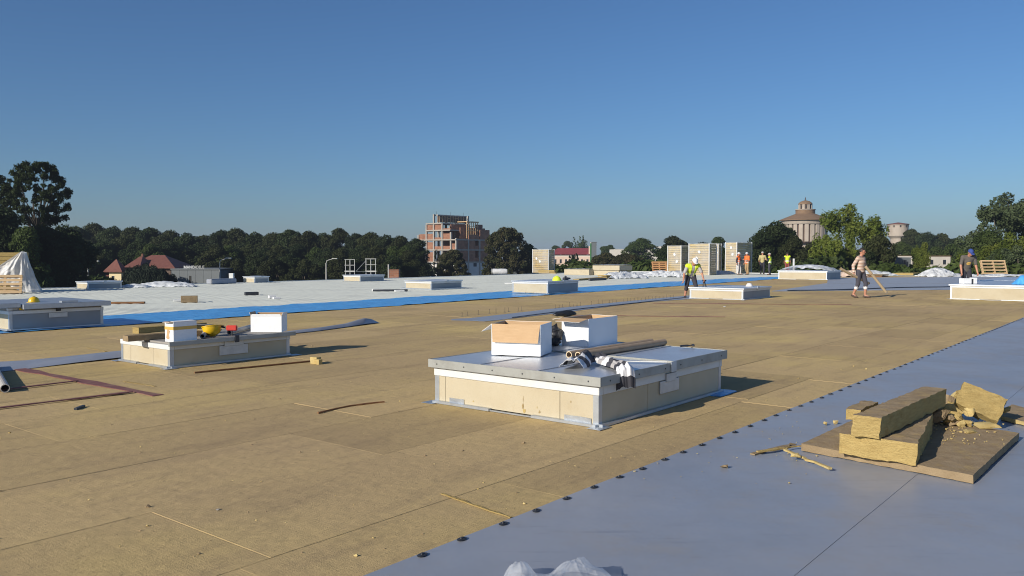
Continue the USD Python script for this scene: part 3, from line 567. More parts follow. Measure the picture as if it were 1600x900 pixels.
        part(t, 'lock_plate', box(b * .38, b * .62, -.018, -.0045, hw - .14, hw - .003, .003), M['galv'])
    elif lid == 'raised':
        part(t, 'inner_frame', cat([box(.06, b - .06, .02, .06, zt, zt + .09), box(.06, b - .06, a - .06, a - .02, zt, zt + .09), box(.02, .059, .02, a - .02, zt, zt + .09), box(b - .059, b - .02, .02, a - .02, zt, zt + .09)]), M['grey_board'])
        part(t, 'lid_leaf', box(.22, b + .12, -.13, a + .05, h, h + .10, .006), M['galv'])
        part(t, 'lid_leaf', box(-.55, .20, -.05, a + .12, h + .04, h + .13, .006), M['galv'])
        part(t, 'lid_handle', box(b * .52, b * .70, -.10, .02, h + .10, h + .14, .004), M['galv'])
        part(t, 'lock_plate', box(b * .40, b * .60, -.018, -.0045, hw - .10, hw - .003, .003), M['galv'])
        part(t, 'hinge_bracket', box(b * .475, b * .52, -.06, -.013, zt - .04, h, .003), M['black'])
    if skirt:
        part(t, 'skirt', box(-.16, b + .16, -.16, a + .16, .002, skirt, .004), M['galv'])
    return t
hatch('main', (935, 668), 680, 1127, 589, 'big near roof hatch with a two-leaf aluminium lid carrying white cartons and cardboard tubes', joints=(.21, .93), jr=(.35,))
hatch('left', (266, 576), 188, 451, 536, 'roof hatch covered with a grey board, carrying a yellow helmet, white carton and wool laths', lid='board', joints=(.32, .8))
hatch('edge', (15, 517), -50, 160, 484, 'roof hatch at the left picture edge with its grey metal lids raised over the curb', z=DECK + .06, lid='raised')
hatch('l1', (137, 452), 120, 190, 440, 'small far-left roof hatch beyond the white deck, near the red-roofed house', z=DECK, lid='flat')
hatch('l2', (398, 442), 381, 420, 432, 'smallest far roof hatch on the white deck, beyond the lone brown block', z=DECK, lid='flat')
hatch('rail', (563, 440), 537, 600, 430, 'roof hatch on the white deck with white guard rails standing behind it', z=DECK, lid='flat')
hatch('mid', (674, 453), 633, 721, 439, 'roof hatch standing on a grey skirt, in front of the unfinished brick building', z=DECK, lid='flat', skirt=.06)
hatch('neon', (856, 459), 801, 903, 439.5, 'roof hatch on the blue film with a neon yellow helmet on its lid', z=DECK + .04, lid='flat')
hatch('worker', (1161, 469), 1078, 1203, 450.5, 'roof hatch in front of the bent worker in the yellow vest', lid='flat')
hatch('right', (1612, 471.2), 1485, 1668, 446.5, 'roof hatch cut by the right picture edge, before the worker in blue cap', lid='flat')
hatch('film', (1292, 437.5), 1216, 1313, 423.5, 'roof hatch with crumpled plastic film heaped on its lid', lid='flat')

# broken spots and foil at the near hatch
n, a, b, ht = HATCH['main']; nm_, bm_ = n, b
x = at(1128, 606); m = rough(fine_box(0, .42, -.10, .02, 0.004, .012, .05, .006, 7, 2), 0, 1)
q = n + D1 * (b - .34) - D2 * .06
single('foil_scrap', m, M['blue'], 'bluish foil strip at the foot of the big near hatch, right corner', 'foil', (q[0], q[1], 0), RA)

# chips, cracks and smears on the curb of the near hatch
mh = stage.GetPrimAtPath('/World/roof_hatch')
def flake(y, z, w, h, k):
    g = np.random.default_rng(k); th = np.linspace(0, 2 * math.pi, 9)[:-1]; r = .6 + .6 * g.random(8)
    m = prism(np.c_[w * r * np.cos(th), h * r * np.sin(th)], 0, .0016); m.apply_transform(np.array([[0, 0, -1, -.0006], [-1, 0, 0, y], [0, 1, 0, z], [0, 0, 0, 1.0]])); return m
for k, (y, z, w, h) in enumerate(((.86, .10, .012, .035), (.845, .05, .02, .022), (.66, .06, .014, .016), (.69, .10, .006, .012), (.858, .16, .004, .03), (1.5, .07, .012, .008), (.3, .2, .006, .014))):
    part(mh, 'chipped_spot', flake(y, z, w, h, k), M['wool_pale' if k % 2 else 'chip'])
for k, (y, z, w) in enumerate(((.22, .04, .30), (1.72, .035, .2))):
    part(mh, 'foil_tape', rough(fine_box(-.010, -.004, y - w / 2, y + w / 2, .02, .075, .03, .003, 14, k), 0, 1), M['galv'])

# ------------------------------------------------------------------ cartons
def carton(label, loc, rz, w, d, h, flaps, z0=0.0, name='carton'):
    """w along local x (front), d along local y, open top; flaps: (side, length, angle from upright outwards)"""
    t = thing(name, label, 'carton', (loc[0], loc[1], z0), rz); th = .005
    part(t, 'carton_body', cat([box(0, w, 0, th, 0, h), box(0, w, d - th, d, 0, h), box(0, th, th + .0001, d - th - .0001, 0, h), box(w - th, w, th + .0001, d - th - .0001, 0, h), box(th + .0001, w - th - .0001, th + .0001, d - th - .0001, 0.0005, th)]), M['carton_white'])
    i = th + .001
    part(t, 'carton_lining', cat([box(i, w - i, i, i + .002, th + .002, h - .002), box(i, w - i, d - i - .002, d - i, th + .002, h - .002), box(i, i + .002, i + .003, d - i - .003, th + .002, h - .002), box(w - i - .002, w - i, i + .003, d - i - .003, th + .002, h - .002)]), M['carton_brown'])
    for side, ln, ang in flaps:
        L = w if side in 'fb' else d
        tp = .02
        def trap(y0, y1): return hull([(x, y, z) for y in (y0, y1) for x, z in ((tp * .2, 0), (L - tp * .2, 0), (tp, ln), (L - tp, ln))])
        outer, inner = trap(-.004, -.0015), trap(-.001, .0015)
        for nm, m, mt in (('flap', outer, 'carton_white'), ('flap_lining', inner, 'carton_brown')):
            rot(m, ang, (1, 0, 0))
            if side == 'f': move(m, 0, 0, h + .001)
            elif side == 'b': rot(m, 180); move(m, w, d, h + .001)
            elif side == 'l': rot(m, -90); move(m, 0, d, h + .001)
            else: rot(m, 90); move(m, w, 0, h + .001)
            part(t, nm, m, M[mt])
    return t
def face_rot(p, q): return math.degrees(math.atan2(q[1] - p[1], q[0] - p[0]))
zt = ht + .012
def boxed(q, r, lpx, z):
    """corner, turn, width and depth of a box from its near corner q, right back corner r and left picture column"""
    q, r = at(*q, z), at(*r, z); yd = (r - q) / np.linalg.norm(r - q); xd = np.array([yd[1], -yd[0]]); w = reach(q, -xd, lpx)
    return q - xd * w, math.degrees(math.atan2(xd[1], xd[0])), w, np.linalg.norm(r - q)
p, rz, w, d = boxed((844.5, 557), (862, 549.5), 768, zt)
carton('open white carton at the left on the big near hatch, brown front flap folded down', p, rz, w, max(d, .26), .335, [('f', .20, 170), ('l', .15, 125), ('b', .10, 100)], zt)
p, rz, w, d = boxed((919.5, 542.5), (964.5, 535), 878, zt)
carton('open white carton on the big near hatch, behind the pair of cardboard tubes', p, rz, w, d, .33, [('f', .17, 100), ('b', .15, 168), ('l', .15, 100)], zt)
# black bag between the cartons
def crumple(nx, ny, sx, sy, hfun, amp, sc, seed, thick=0.0):
    X, Y = np.meshgrid(np.linspace(-sx, sx, nx), np.linspace(-sy, sy, ny), indexing='ij')
    Q = np.stack([X * sc, Y * sc, 0 * X + seed], -1)
    rd = 1 - 2 * np.abs(meshkit.fbm(Q, 4, seed) - .5); Z = hfun(X, Y) * (0.6 + .6 * meshkit.fbm(Q * .6, 2, seed + 9)) + amp * (rd - .6)
    X = X + amp * 1.2 * (meshkit.fbm(Q + 5, 3, seed + 1) - .5); Y = Y + amp * 1.2 * (meshkit.fbm(Q + 9, 3, seed + 2) - .5)
    return X, Y, np.maximum(Z, .004 + .01 * meshkit.noise(Q * 2, seed))
def heap(name, label, cat_, px, py, sx, sy, h, mat, seed, z=0.0, rz=0, amp=.05, sc=4, n=34, peak=None):
    p = at(px, py, z)
    hf = peak or (lambda X, Y: h * np.clip(1 - (X / sx) ** 2, 0, 1) ** .7 * np.clip(1 - (Y / sy) ** 2, 0, 1) ** .7)
    X, Y, Z = crumple(n, n, sx, sy, hf, amp, sc, seed)
    return single(name, sheet(X, Y, Z, .004), mat, label, cat_, (p[0], p[1], z), rz, smooth=50)
bag = m3.Manifold.sphere(1, 24).scale((.085, .12, .13)).refine(3).to_mesh(); bag = trimesh.Trimesh(bag.vert_properties[:, :3], bag.tri_verts)
rough(bag, .05, 16, 5); v = np.array(bag.vertices); v[:, 2] = np.maximum(v[:, 2] + .10, .002); bag.vertices = v
p = at(868, 541, zt); single('black_bag', bag, M['black'], 'crumpled black bag stuffed between the two white cartons on the near hatch', 'bag', (p[0] + .0, p[1] + .1, zt), smooth=60)
gl = m3.Manifold.sphere(1, 20).scale((.19, .055, .035)).refine(2).to_mesh(); gl = trimesh.Trimesh(gl.vert_properties[:, :3], gl.tri_verts); rough(gl, .03, 14, 8)
p = at(888, 530, zt); single('black_glove', rot(gl, 30), M['black'], 'black cloth lying on the edge of the carton behind the tubes', 'cloth', (p[0] - .04, p[1] + .06, zt + .325), smooth=60)
# the pair of tubes
for k, (e0, e1) in enumerate((((889, 554.5), (1018, 534.0)), ((903, 555.5), (1038, 534.5)))):
    A, B = at(*e0, zt + .037), at(*e1, zt + .037)
    o = A; t = thing('cardboard_tube', ['back one of the two long cardboard tubes on the big near hatch', 'front one of the two long cardboard tubes on the big near hatch'][k], 'tube', (o[0], o[1], zt + .0385))
    dd = np.r_[B - A, 0]; part(t, 'tube_wall', pipe((0, 0, 0), dd, .037, .007, 20), M['paper_tube'], 40)
    e = dd / np.linalg.norm(dd) * .0015; part(t, 'cut_rim', pipe(-e, -e * .02, .0368, .0085, 20), M['paper_tube_pale'])
# striped cloth over the near rim of the lid
def drape(label, c, rz, sx, sy, seed, mats, over, hgt):
    t = thing('work_glove', label, 'cloth', c, rz)
    nx, ny = 40, 26
    S, W = np.meshgrid(np.linspace(0, 1, nx), np.linspace(-1, 1, ny), indexing='ij')
    Q = np.stack([S * 4, W * 2.2, 0 * S + seed], -1)
    L = S * sx; X = np.minimum(L, over) + .012 * np.sin(np.clip((L - over) / .08, 0, 1) * math.pi / 2); drop = np.maximum(L - over, 0)
    wd = sy * (.75 + .5 * meshkit.noise(Q[..., :] * [.8, 0, 1], seed))
    Y = W * wd + .03 * (meshkit.fbm(Q * .7, 3, seed + 2) - .5)
    fold = np.abs(np.sin(W * 4.2 + 2.5 * meshkit.fbm(Q * .5, 2, seed + 3) * 2))
    puff = hgt * (1 - W ** 2) ** .6 * (.45 + .8 * meshkit.fbm(Q, 3, seed + 4)) + .016 * fold
    Z = np.where(drop > 0, 0, 1) * puff + np.where(drop > 0, puff * .6, 0) - drop
    X = X + np.where(drop > 0, puff * .55, 0)
    cuts = np.linspace(0, nx - 1, len(mats) + 1).astype(int)
    for (i0, i1), (nm, mt) in zip(zip(cuts[:-1], cuts[1:]), mats):
        part(t, nm, sheet(X[i0:i1 + 1], Y[i0:i1 + 1], Z[i0:i1 + 1], .003), M[mt], 60)
    return t
p = nm_ + D1 * .86 + D2 * .56
drape('striped black and white cloth hanging over the near rim of the big hatch lid', (p[0], p[1], zt + .003), RA - 129, .98, .085, 3, [('body', 'shirt_dark'), ('body', 'shirt_dark'), ('stripe', 'cloth_white'), ('body', 'shirt_grey'), ('stripe', 'cloth_white'), ('body', 'shirt_dark'), ('body', 'shirt_grey'), ('body', 'shirt_dark'), ('stripe', 'cloth_white'), ('end', 'shirt_dark')], .80, .085)
p = nm_ + D1 * .76 + D2 * .62
drape('dark bundled cloth with white bands lying on the big hatch lid beside the hanging cloth', (p[0], p[1], zt + .003), RA + 180 + 19, .62, .11, 8, [('body', 'shirt_dark'), ('body', 'shirt_dark'), ('stripe', 'cloth_white'), ('body', 'shirt_dark'), ('end', 'cloth_white')], .9, .10)
p = at(1063, 545, zt); single('hand_tool', cat([tube([(0, 0, .02), (.10, .05, .02)], .012, 8), tube([(.10, .05, .02), (.16, .09, .02)], .006, 6), box(.15, .18, .06, .11, .008, .032, .004)]), M['steel_dark'], 'small dark hand tool lying on the farther lid leaf of the big near hatch', 'tool', (p[0], p[1], zt + .012))
A, B = at(930, 565, zt + .01), at(1042, 566, zt + .01)
single('white_rod', tube([(0, 0, 0), *(np.r_[(B - A) * t + [0, .03 * math.sin(3 * t)], 0.0] for t in (.25, .5, .75)), np.r_[B - A, 0]], .006, 6), M['white_trim'], 'thin white rod lying across the big hatch lid at the joint of its leaves', 'rod', (A[0], A[1], zt + .012))

# ------------------------------------------------------------------ what lies on the hatch with the board
n, a, b, hb = HATCH['left']; hb += .004
def along(name, e0, e1, w, h, z, mat, label, cat_, seed):
    A, B = at(*e0, z), at(*e1, z); L = np.linalg.norm(B - A)
    return single(name, fine_box(0, L, -w / 2, w / 2, 0, h, .06, .006, 9, seed), mat, label, cat_, (A[0], A[1], z), face_rot(A, B))
along('wool_lath', (196, 533), (312, 524), .16, .075, hb, M['wool_brown'], 'brown wool lath, lower of the two under the carton on the hatch with the helmet', 'lath', 1)
along('wool_lath', (212, 521), (318, 512.5), .17, .085, hb + .078, M['wool'], 'yellowish wool lath, upper of the two behind the carton on the hatch with the helmet', 'lath', 2)
p, q = at(258, 533.5, hb), at(274.5, 535.5, hb); w = np.linalg.norm(q - p)
t = carton('white carton with a yellow tape band and torn hole, left of the yellow helmet', p, face_rot(p, q) + 3, .20, .36, .275, [('f', .05, 95), ('b', .12, 100), ('r', .1, -88)], hb)
part(t, 'tape_band', cat([box(-.002, .202, -.002, -.0005, .165, .21), box(.2005, .202, -.0004, .362, .165, .21)]), M['tape'])
part(t, 'torn_hole', prism([(.03, .02), (.07, .0), (.11, .02), (.10, .07), (.12, .12), (.075, .15), (.05, .13), (.045, .08)], 0, .001).apply_transform(trimesh.transformations.rotation_matrix(math.pi / 2, (1, 0, 0))).apply_translation((0, -.0021, .03)), M['carton_brown'])
p, rz, w, d = boxed((440, 519), (451, 515.5), 391, hb)
carton('open white carton with torn top edge, right of the upturned yellow helmet', p, rz, w, .30, .25, [('b', .04, -25), ('r', .05, 12), ('l', .06, 20), ('f', .03, 10)], hb)
def helmet(label, loc, rz, mat, upside=False, s=1.0):
    prof = [(.125, 0), (.122, .03), (.112, .07), (.09, .105), (.055, .128), (.0001, .135)]
    t = thing('helmet', label, 'helmet', loc, rz)
    sh = lathe(prof, 24); sh.apply_scale((1.12 * s, .95 * s, s))
    th = np.linspace(-1.1, 1.1, 14); pr = np.vstack([np.c_[.135 * np.cos(th), .118 * np.sin(th)], np.c_[.135 * np.cos(th[::-1]) + .05 * np.cos(th[::-1]) , .118 * np.sin(th[::-1])]])
    br = prism(pr * s, -.004, .004); rm = lathe([(.118, -.004), (.133, -.004), (.133, .006), (.118, .006)], 24); rm.apply_scale((1.12 * s, .95 * s, s))
    rg = tube([(math.cos(x) * .0 + (-.138 + .277 * k / 8) * s, 0, (.02 + .125 * math.sin(math.pi * k / 8)) * s) for k, x in enumerate(range(9))], .008 * s, 6)
    for m in (sh, br, rm, rg):
        if upside: rot(m, 180 - 14, (1, 0, 0)); move(m, 0, 0, .14)
    part(t, 'shell', sh, mat, 50); part(t, 'brim', cat([br, rm]), mat, 30); part(t, 'crest', rg, mat, 40)
    return t
p = at(331, 525, hb); helmet('yellow safety helmet lying upside down beside the pipes on the hatch with the grey board', (p[0], p[1], hb), 40, M['yellow_plastic'], True, 1.0)
for k, (e0, e1) in enumerate((((316, 525.5), (331, 511)), ((358, 519.5), (396, 509)))):
    A, B = at(*e0, hb + .035), at(*e1, hb + .035)
    single('grey_tube', pipe((0, 0, .036), (*(B - A), .036), .034, .008, 16), M['grey_tube'], ['grey tube with a dark open end, left of the yellow helmet on the hatch', 'grey tube with a dark open end, right of the yellow helmet on the hatch'][k], 'tube', (A[0], A[1], hb), smooth=40)
A = at(354, 512, hb + .12); t = thing('hand_roller', 'red-headed tool with a dark handle lying by the yellow helmet', 'tool', (A[0], A[1], hb + .12))
part(t, 'head', box(-.0, .16, -.03, .03, -.045, .035, .015), M['red_plastic']); part(t, 'handle', tube([(0, 0, .0), (-.22, .02, .035), (-.46, .03, .045)], .014, 8), M['steel_dark'], 40)
part(t, 'stem', tube([(.08, 0, -.05), (.08, 0, -.118)], .012, 6), M['steel_dark'])

# ------------------------------------------------------------------ helmets and tools on other hatches
n, a, b, hz = HATCH['edge']; hz += .10
p = at(53, 472, hz); helmet('yellow safety helmet on the raised lid of the hatch at the left picture edge', (p[0], p[1], hz + .004), -120, M['yellow_plastic'], False, .8)
n2 = HATCH['edge'][0]; zz = HATCH['edge'][3] - .02
for k, (px, mt) in enumerate(((9, 'white_trim'), (23, 'yellow_plastic'))):
    p = n2 + D1 * (.02 + .22 * k) - D2 * 0 + D2 * .03
    single('clamp', cat([box(-.05, .05, -.03, .03, 0, .05, .01), tube([(.05, 0, .03), (.14, 0, .03)], .016, 8)]), M[mt], ['white-handled clamp on the corner of the hatch at the left picture edge', 'yellow clamp on the corner of the hatch at the left picture edge'][k], 'clamp', (p[0], p[1], zz), RA)
n, a, b, hz = HATCH['neon']; p = at(874, 444, hz); q = n + D1 * .95 + D2 * .25
helmet('neon yellow safety helmet on the lid of the hatch at the blue film', (q[0], q[1], hz + .008), 0, M['neon'], False, 1.25)
q = n + D1 * 1.5 + D2 * .2
single('dark_tool', cat([box(-.14, .14, -.07, .07, 0, .11, .02), tube([(.1, 0, .08), (.34, .02, .06)], .035, 8), rot(box(-.10, .0, -.03, .03, .03, .16, .01), 20, (0, 1, 0))]), M['steel_dark'], 'dark power tool beside the neon yellow helmet', 'tool', (q[0], q[1], hz + .008), RA)
n, a, b, hz = HATCH['worker']; q = n + D1 * 1.7 + D2 * .5
sh = lathe([(.115, 0), (.108, .05), (.075, .10), (.0001, .115)], 20); single('white_helmet', cat([sh, lathe([(.11, 0), (.145, 0), (.145, .012), (.11, .012)], 20)]), M['cloth_white'], 'white helmet resting on the far end of the hatch in front of the bent worker', 'helmet', (q[0], q[1], hz + .01), smooth=50)
n, a, b, hz = HATCH['right']
p = n - D2 * 0 + D2 * (a - .45) + D1 * .55; t = thing('white_box', 'pale toolbox on the hatch in front of the worker in the blue cap', 'box', (p[0], p[1], hz + .01), 8)
part(t, 'box_body', box(-.27, .05, -.12, .12, 0, .19, .01), M['carton_white']); part(t, 'box_body', box(.13, .26, -.12, .12, 0, .21, .01), M['carton_white']); part(t, 'divider', box(.052, .128, -.11, .11, 0, .17, .004), M['steel_dark'])  # dark block stands in for the dark gap between the two white pieces
p = at(1600, 447, hz); heap('blue_bag', 'bright blue bag on the hatch cut by the right picture edge', 'bag', 1598, 444.5, .28, .2, .30, M['blue'], 14, z=hz + .008, amp=.05)

# ------------------------------------------------------------------ wool offcuts on the grey membrane
def slab_from(name, L, N, R, thick, z, mat, label, cat_, seed, amp=.006, step=.032, kind_=None, tiltx=0):
    """L, N, R: ground corners in the picture at height z: left, near, right"""
    l, n, r = at(*L, z), at(*N, z), at(*R, z); ex, ey = r - n, l - n
    m = fine_box(0, 1, 0, 1, 0, thick, 1, 0, 1, seed)
    nx, ny, nz = max(2, int(np.linalg.norm(ex) / step)), max(2, int(np.linalg.norm(ey) / step)), max(2, int(thick / .025))
    b = m3.Manifold.cube((1, 1, 1)).to_mesh(); m = box(0, 1, 0, 1, 0, 1)
    m = m3.Manifold.cube((nx, ny, nz)).refine_to_length(1.01).to_mesh(); v = m.vert_properties[:, :3] / [nx, ny, nz]
    P = np.c_[v[:, :1] * ex + v[:, 1:2] * ey, v[:, 2] * thick]; t = trimesh.Trimesh(P, m.tri_verts); rough(t, amp, 8, seed); rough(t, min(amp, .008), 32, seed + 50)
    if t.volume < 0: t.invert()
    x = thing(name, label, cat_, (n[0], n[1], z)); up = t.face_normals[:, 2] > .75
    part(x, 'core', t.submesh([np.nonzero(~up)[0]], append=True), mat, 35); part(x, 'top_skin', t.submesh([np.nonzero(up)[0]], append=True), M['wool_skin'], 35)
    return x
M['wool_skin'] = pm('wool_skin', (0.33, 0.25, 0.155), (0.25, 0.18, 0.105), 11, 0.95, bump=0.004, bscale=60, spec=0.15, dirt=(0.40, 0.29, 0.12), dscale=5, dlo=.55, dhi=.8)
slab_from('base_board', (1252, 704), (1520, 755), (1592, 686), .055, .016, M['wool_brown'], 'large flat tan board on the grey membrane under the pile of wool offcuts', 'board', 1, .004)
slab_from('wool_block', (1311, 708), (1432, 727), (1457, 674), .150, .075, M['wool'], 'thick lower wool block lying on the tan board', 'wool block', 2, .012)
slab_from('wool_block', (1331, 681), (1375, 685.5), (1478, 634), .150, .232, M['wool'], 'long upper wool block lying across the lower block', 'wool block', 3, .009)
slab_from('wool_block', (1322, 655), (1345, 659), (1372, 644), .09, .185, M['wool'], 'short wool block peeping out behind the left end of the long upper block', 'wool block', 4, .02)
p = at(1532, 661, .07)
m = rough(fine_box(-.185, .185, -.04, .04, 0, .24, .03, .020, 12, 5), 0, 1); rot(m, 26, (0, 1, 0)); rot(m, -35, (1, 0, 0)); rot(m, -14); single('wool_slab', m, M['wool'], 'broken wool slab tilted up at the back of the offcut pile', 'wool slab', (p[0] - .02, p[1] + .05, .14), smooth=35)
slab_from('wool_piece', (1562, 655), (1625, 672), (1640, 652), .035, .016, M['wool_pale'], 'flat pale wool piece lying on the membrane right of the offcut pile', 'wool piece', 7, .006)
g = np.random.default_rng(77)
spots = [(1452, 661, .10), (1466, 668, .11), (1480, 657, .13), (1493, 664, .09), (1505, 650, .13), (1515, 660, .07), (1526, 655, .09), (1475, 643, .15), (1492, 637, .14), (1508, 638, .12), (1440, 672, .06), (1500, 668, .05), (1513, 667, .05), (1484, 668, .05), (1470, 655, .12), (1520, 645, .10), (1460, 650, .12), (1447, 655, .08)]
spots += [(g.normal(1487, 22), g.normal(654, 9), abs(g.normal(.03, .025)) + .02) for _ in range(34)]
for k, (px, py, s) in enumerate(spots):
    p = at(px, py, .07); m = rough(chunk(s, 300 + k, .75).subdivide().subdivide(), .016, 16, k); rough(m, .008, 45, k)
    single('wool_chunk', m, M[['wool', 'wool_brown', 'wool_pale'][k % 3]], 'broken chunk of wool in the rubble between the block and the tilted slab', 'wool chunk', (p[0], p[1], .075 + s * .5 + (.05 if k % 4 == 1 else 0)), group='rubble of broken wool')
p = at(1535, 669, .07); single('wool_flake', rough(chunk(.17, 99, .2).subdivide(), .01, 12, 3), M['wool_pale'], 'pale flat flake at the front of the rubble on the tan board', 'flake', (p[0], p[1], .095))
p = at(1513, 676, .07); single('wool_flake', rough(chunk(.10, 98, .2).subdivide(), .01, 12, 3), M['wool_pale'], 'small pale flake on the tan board nearest the camera side of the rubble', 'flake', (p[0], p[1], .08))
Z0 = .017
strip('wool_sliver', (1176, 713), (1240, 696.5), .034, .009, M['wool_brown'], 'brown pointed sliver on the membrane left of the tan board, rear one', 'sliver', z=Z0 - .006, jag=.006, seed=21)
strip('wool_sliver', (1182, 712.5), (1262, 702.5), .024, .009, M['wool'], 'brown pointed sliver on the membrane left of the tan board, front one', 'sliver', z=Z0 + .014, jag=.006, seed=22)
strip('wool_sliver', (1226, 710), (1296, 740), .026, .014, M['wool_pale'], 'pale sliver pointing to the camera, left of the tan board', 'sliver', z=Z0 + .012, jag=.008, seed=23)
p = at(1243, 718, .02); single('wool_flake', chunk(.045, 61, .6), M['wool_pale'], 'small pale lump on the sliver left of the tan board', 'flake', (p[0], p[1], .05))
for k, (px, py) in enumerate(((1288, 664), (1306, 662))):
    p = at(px, py, .016); single('wool_flake', chunk(.035, 63 + k, .6), M['wool_pale'], ['pale crumb on the membrane behind the tan board, left one', 'pale crumb on the membrane behind the tan board, right one'][k], 'flake', (p[0], p[1], .03))

cr = []
for k in range(130):
    px, py = g.normal(1490, 40), g.normal(672, 16); p = at(px, py, .07)
    if abs(px - 1480) > 90: continue
    r_ = g.choice([.008, .013, .02], p=[.6, .3, .1]); cr.append(move(chunk(r_, 7000 + k, .6), p[0], p[1], .073 + r_ * .3))
single('wool_crumbs', cat(cr), M['wool_pale'], 'crumbs of wool strewn over the tan board round the rubble', 'crumbs', kind='stuff')

# ------------------------------------------------------------------ clear plastic bag at the bottom of the picture
p = at(880, 900, .02)
nx, ny = 170, 130
X, Y = np.meshgrid(np.linspace(-.31, .33, nx), np.linspace(-.6, .16, ny), indexing='ij')
def lobe(cx, cy, sx, sy, h): return h * np.exp(-(((X - cx) / sx) ** 2 + ((Y - cy) / sy) ** 2) ** 1.7)
Q = np.stack([X * 5, Y * 5, 0 * X], -1)
base = lobe(-.20, -.03, .065, .13, .085) + lobe(.06, -.03, .085, .13, .085) + lobe(.14, -.06, .085, .15, .055) + lobe(.21, -.12, .08, .14, .045) + lobe(-.07, -.12, .15, .13, .055) + lobe(0.0, -.36, .26, .2, .09)
cre = 0
for cx, cy, kk, sd in ((-.20, -.02, 9, 1), (.07, -.03, 11, 2), (.16, -.1, 8, 3), (-.06, -.2, 10, 4)):
    th = np.arctan2(Y - cy, X - cx) + 1.3 * (meshkit.fbm(Q * .8, 3, sd) - .5); r = np.hypot(X - cx, Y - cy)
    cre = cre + (1 - np.abs(np.sin(th * kk / 2))) ** 3 * np.exp(-(r / .16) ** 2) * np.clip(r / .05, 0, 1)
sharp = (1 - np.abs(2 * meshkit.fbm(np.stack([X * 14 + 3 * Y, Y * 6, 0 * X], -1), 3, 12) - 1)) ** 4
Z = base * (.75 + .5 * meshkit.fbm(Q, 2, 4)) + (.010 * cre + .005 * sharp) * np.clip(base / .04, 0, 1)
rim = .022 + .012 * (meshkit.fbm(Q * 2, 3, 5) - .5)
keep = base > rim
m = sheet(X + .02 * (meshkit.fbm(Q + 3, 3, 6) - .5), Y + .02 * (meshkit.fbm(Q + 8, 3, 7) - .5), np.where(base > rim + .006, Z, .004) + .012)
ok = keep.ravel()[m.faces].all(1); m.update_faces(ok); m.remove_unreferenced_vertices()
single('plastic_bag', m, M['film_clear'], 'clear crumpled plastic bag at the bottom edge of the picture', 'plastic bag', (p[0] - .02, p[1] - .05, 0), smooth=True)

# ------------------------------------------------------------------ packs of insulation, pallets, stacks, film heaps at the back of the roof
def pack(N, lpx, rpx, top, label, n=13, z=DECK, seed=0, group='tall film-wrapped packs of insulation', pale=3):
    p = at(*N, z); a = reach(p, D2, lpx); b = reach(p, D1, rpx); h = height_at(p, top) - z
    t = thing('insulation_pack', label, 'insulation pack', (p[0], p[1], z), RA, group); g = np.random.default_rng(seed)
    hh = (h - .02) / n
    for k in range(n):
        j = g.normal(0, .012, 2)
        part(t, 'wool_board', box(.02 + j[0], b - .02 + j[0], .02 + j[1], a - .02 + j[1], .01 + k * hh, .01 + (k + 1) * hh - .03, .006), M['wool_pale' if k >= n - pale else 'wool_pack'])
    s = m3.Manifold.cube((b + .03, a + .03, h + .03)).translate((-.015, -.015, 0)).refine_to_length(.12).to_mesh(); s = trimesh.Trimesh(s.vert_properties[:, :3], s.tri_verts)
    part(t, 'film_wrap', rough(s, .006, 2, seed), M['film_wrap'], 50)
    for x, y in ((-.03, -.03), (b - .04, -.03), (-.03, a - .04)):
        part(t, 'corner_strip', box(x, x + .075, y, y + .075, .01, h + .02, .01), M['film_milky'])
    for k in range(2):
        yy, zz = a * g.uniform(.25, .75), h * g.uniform(.35, .85)
        part(t, 'paper_label', rot(box(-.034, -.031, -.09, .09, -.11, .11), g.uniform(-40, 40), (1, 0, 0)).apply_translation((0, yy, zz)), M['white_trim'])
    return t
M['wool_pack'] = pm('wool_pack', (0.46, 0.345, 0.16), (0.36, 0.26, 0.115), 3, 0.95, spec=0.15, rnd=0.10)
pack((857, 426.5), 832, 866, 389.5, 'wrapped insulation pack standing alone, left of the red-roofed building', seed=1)
pack((1064, 429), 1043, 1076, 384, 'wrapped insulation pack beside the orange pallets, left of the two widest packs', seed=2)
pack((1108, 430), 1076, 1119, 380.5, 'widest wrapped insulation pack, behind the bent worker in the yellow vest', seed=3)
pack((1122, 427), 1112, 1127, 381, 'narrow wrapped insulation pack peeping out behind the widest pack', seed=5)
pack((1151, 427.2), 1133, 1174, 378.5, 'wrapped insulation pack behind the two men in orange vests', seed=4, pale=4)

def pallet(label, loc, rz, tilt, mat, w=1.2, d=0.8, group=None, slats=5, axis=(1, 0, 0)):
    t = thing('pallet', label, 'pallet', loc, rz, group)
    def tl(m): return rot(m, tilt, axis)
    for k in range(slats):
        y = k * (d - .10) / (slats - 1); part(t, 'top_slat', tl(box(0, w, y, y + .10, .122, .144, .003)), M[mat])
    for k in range(3):
        x = k * (w - .1) / 2; part(t, 'stringer', tl(box(x, x + .1, 0, d, .1, .1218)), M[mat])
        for j in range(3):
            y = j * (d - .1) / 2; part(t, 'block', tl(box(x, x + .1, y, y + .1, .0222, .0998, .003)), M[mat])
    for j in range(3):
        y = j * (d - .1) / 2; part(t, 'bottom_slat', tl(box(0, w, y, y + .1, 0, .022, .003)), M[mat])
    return t
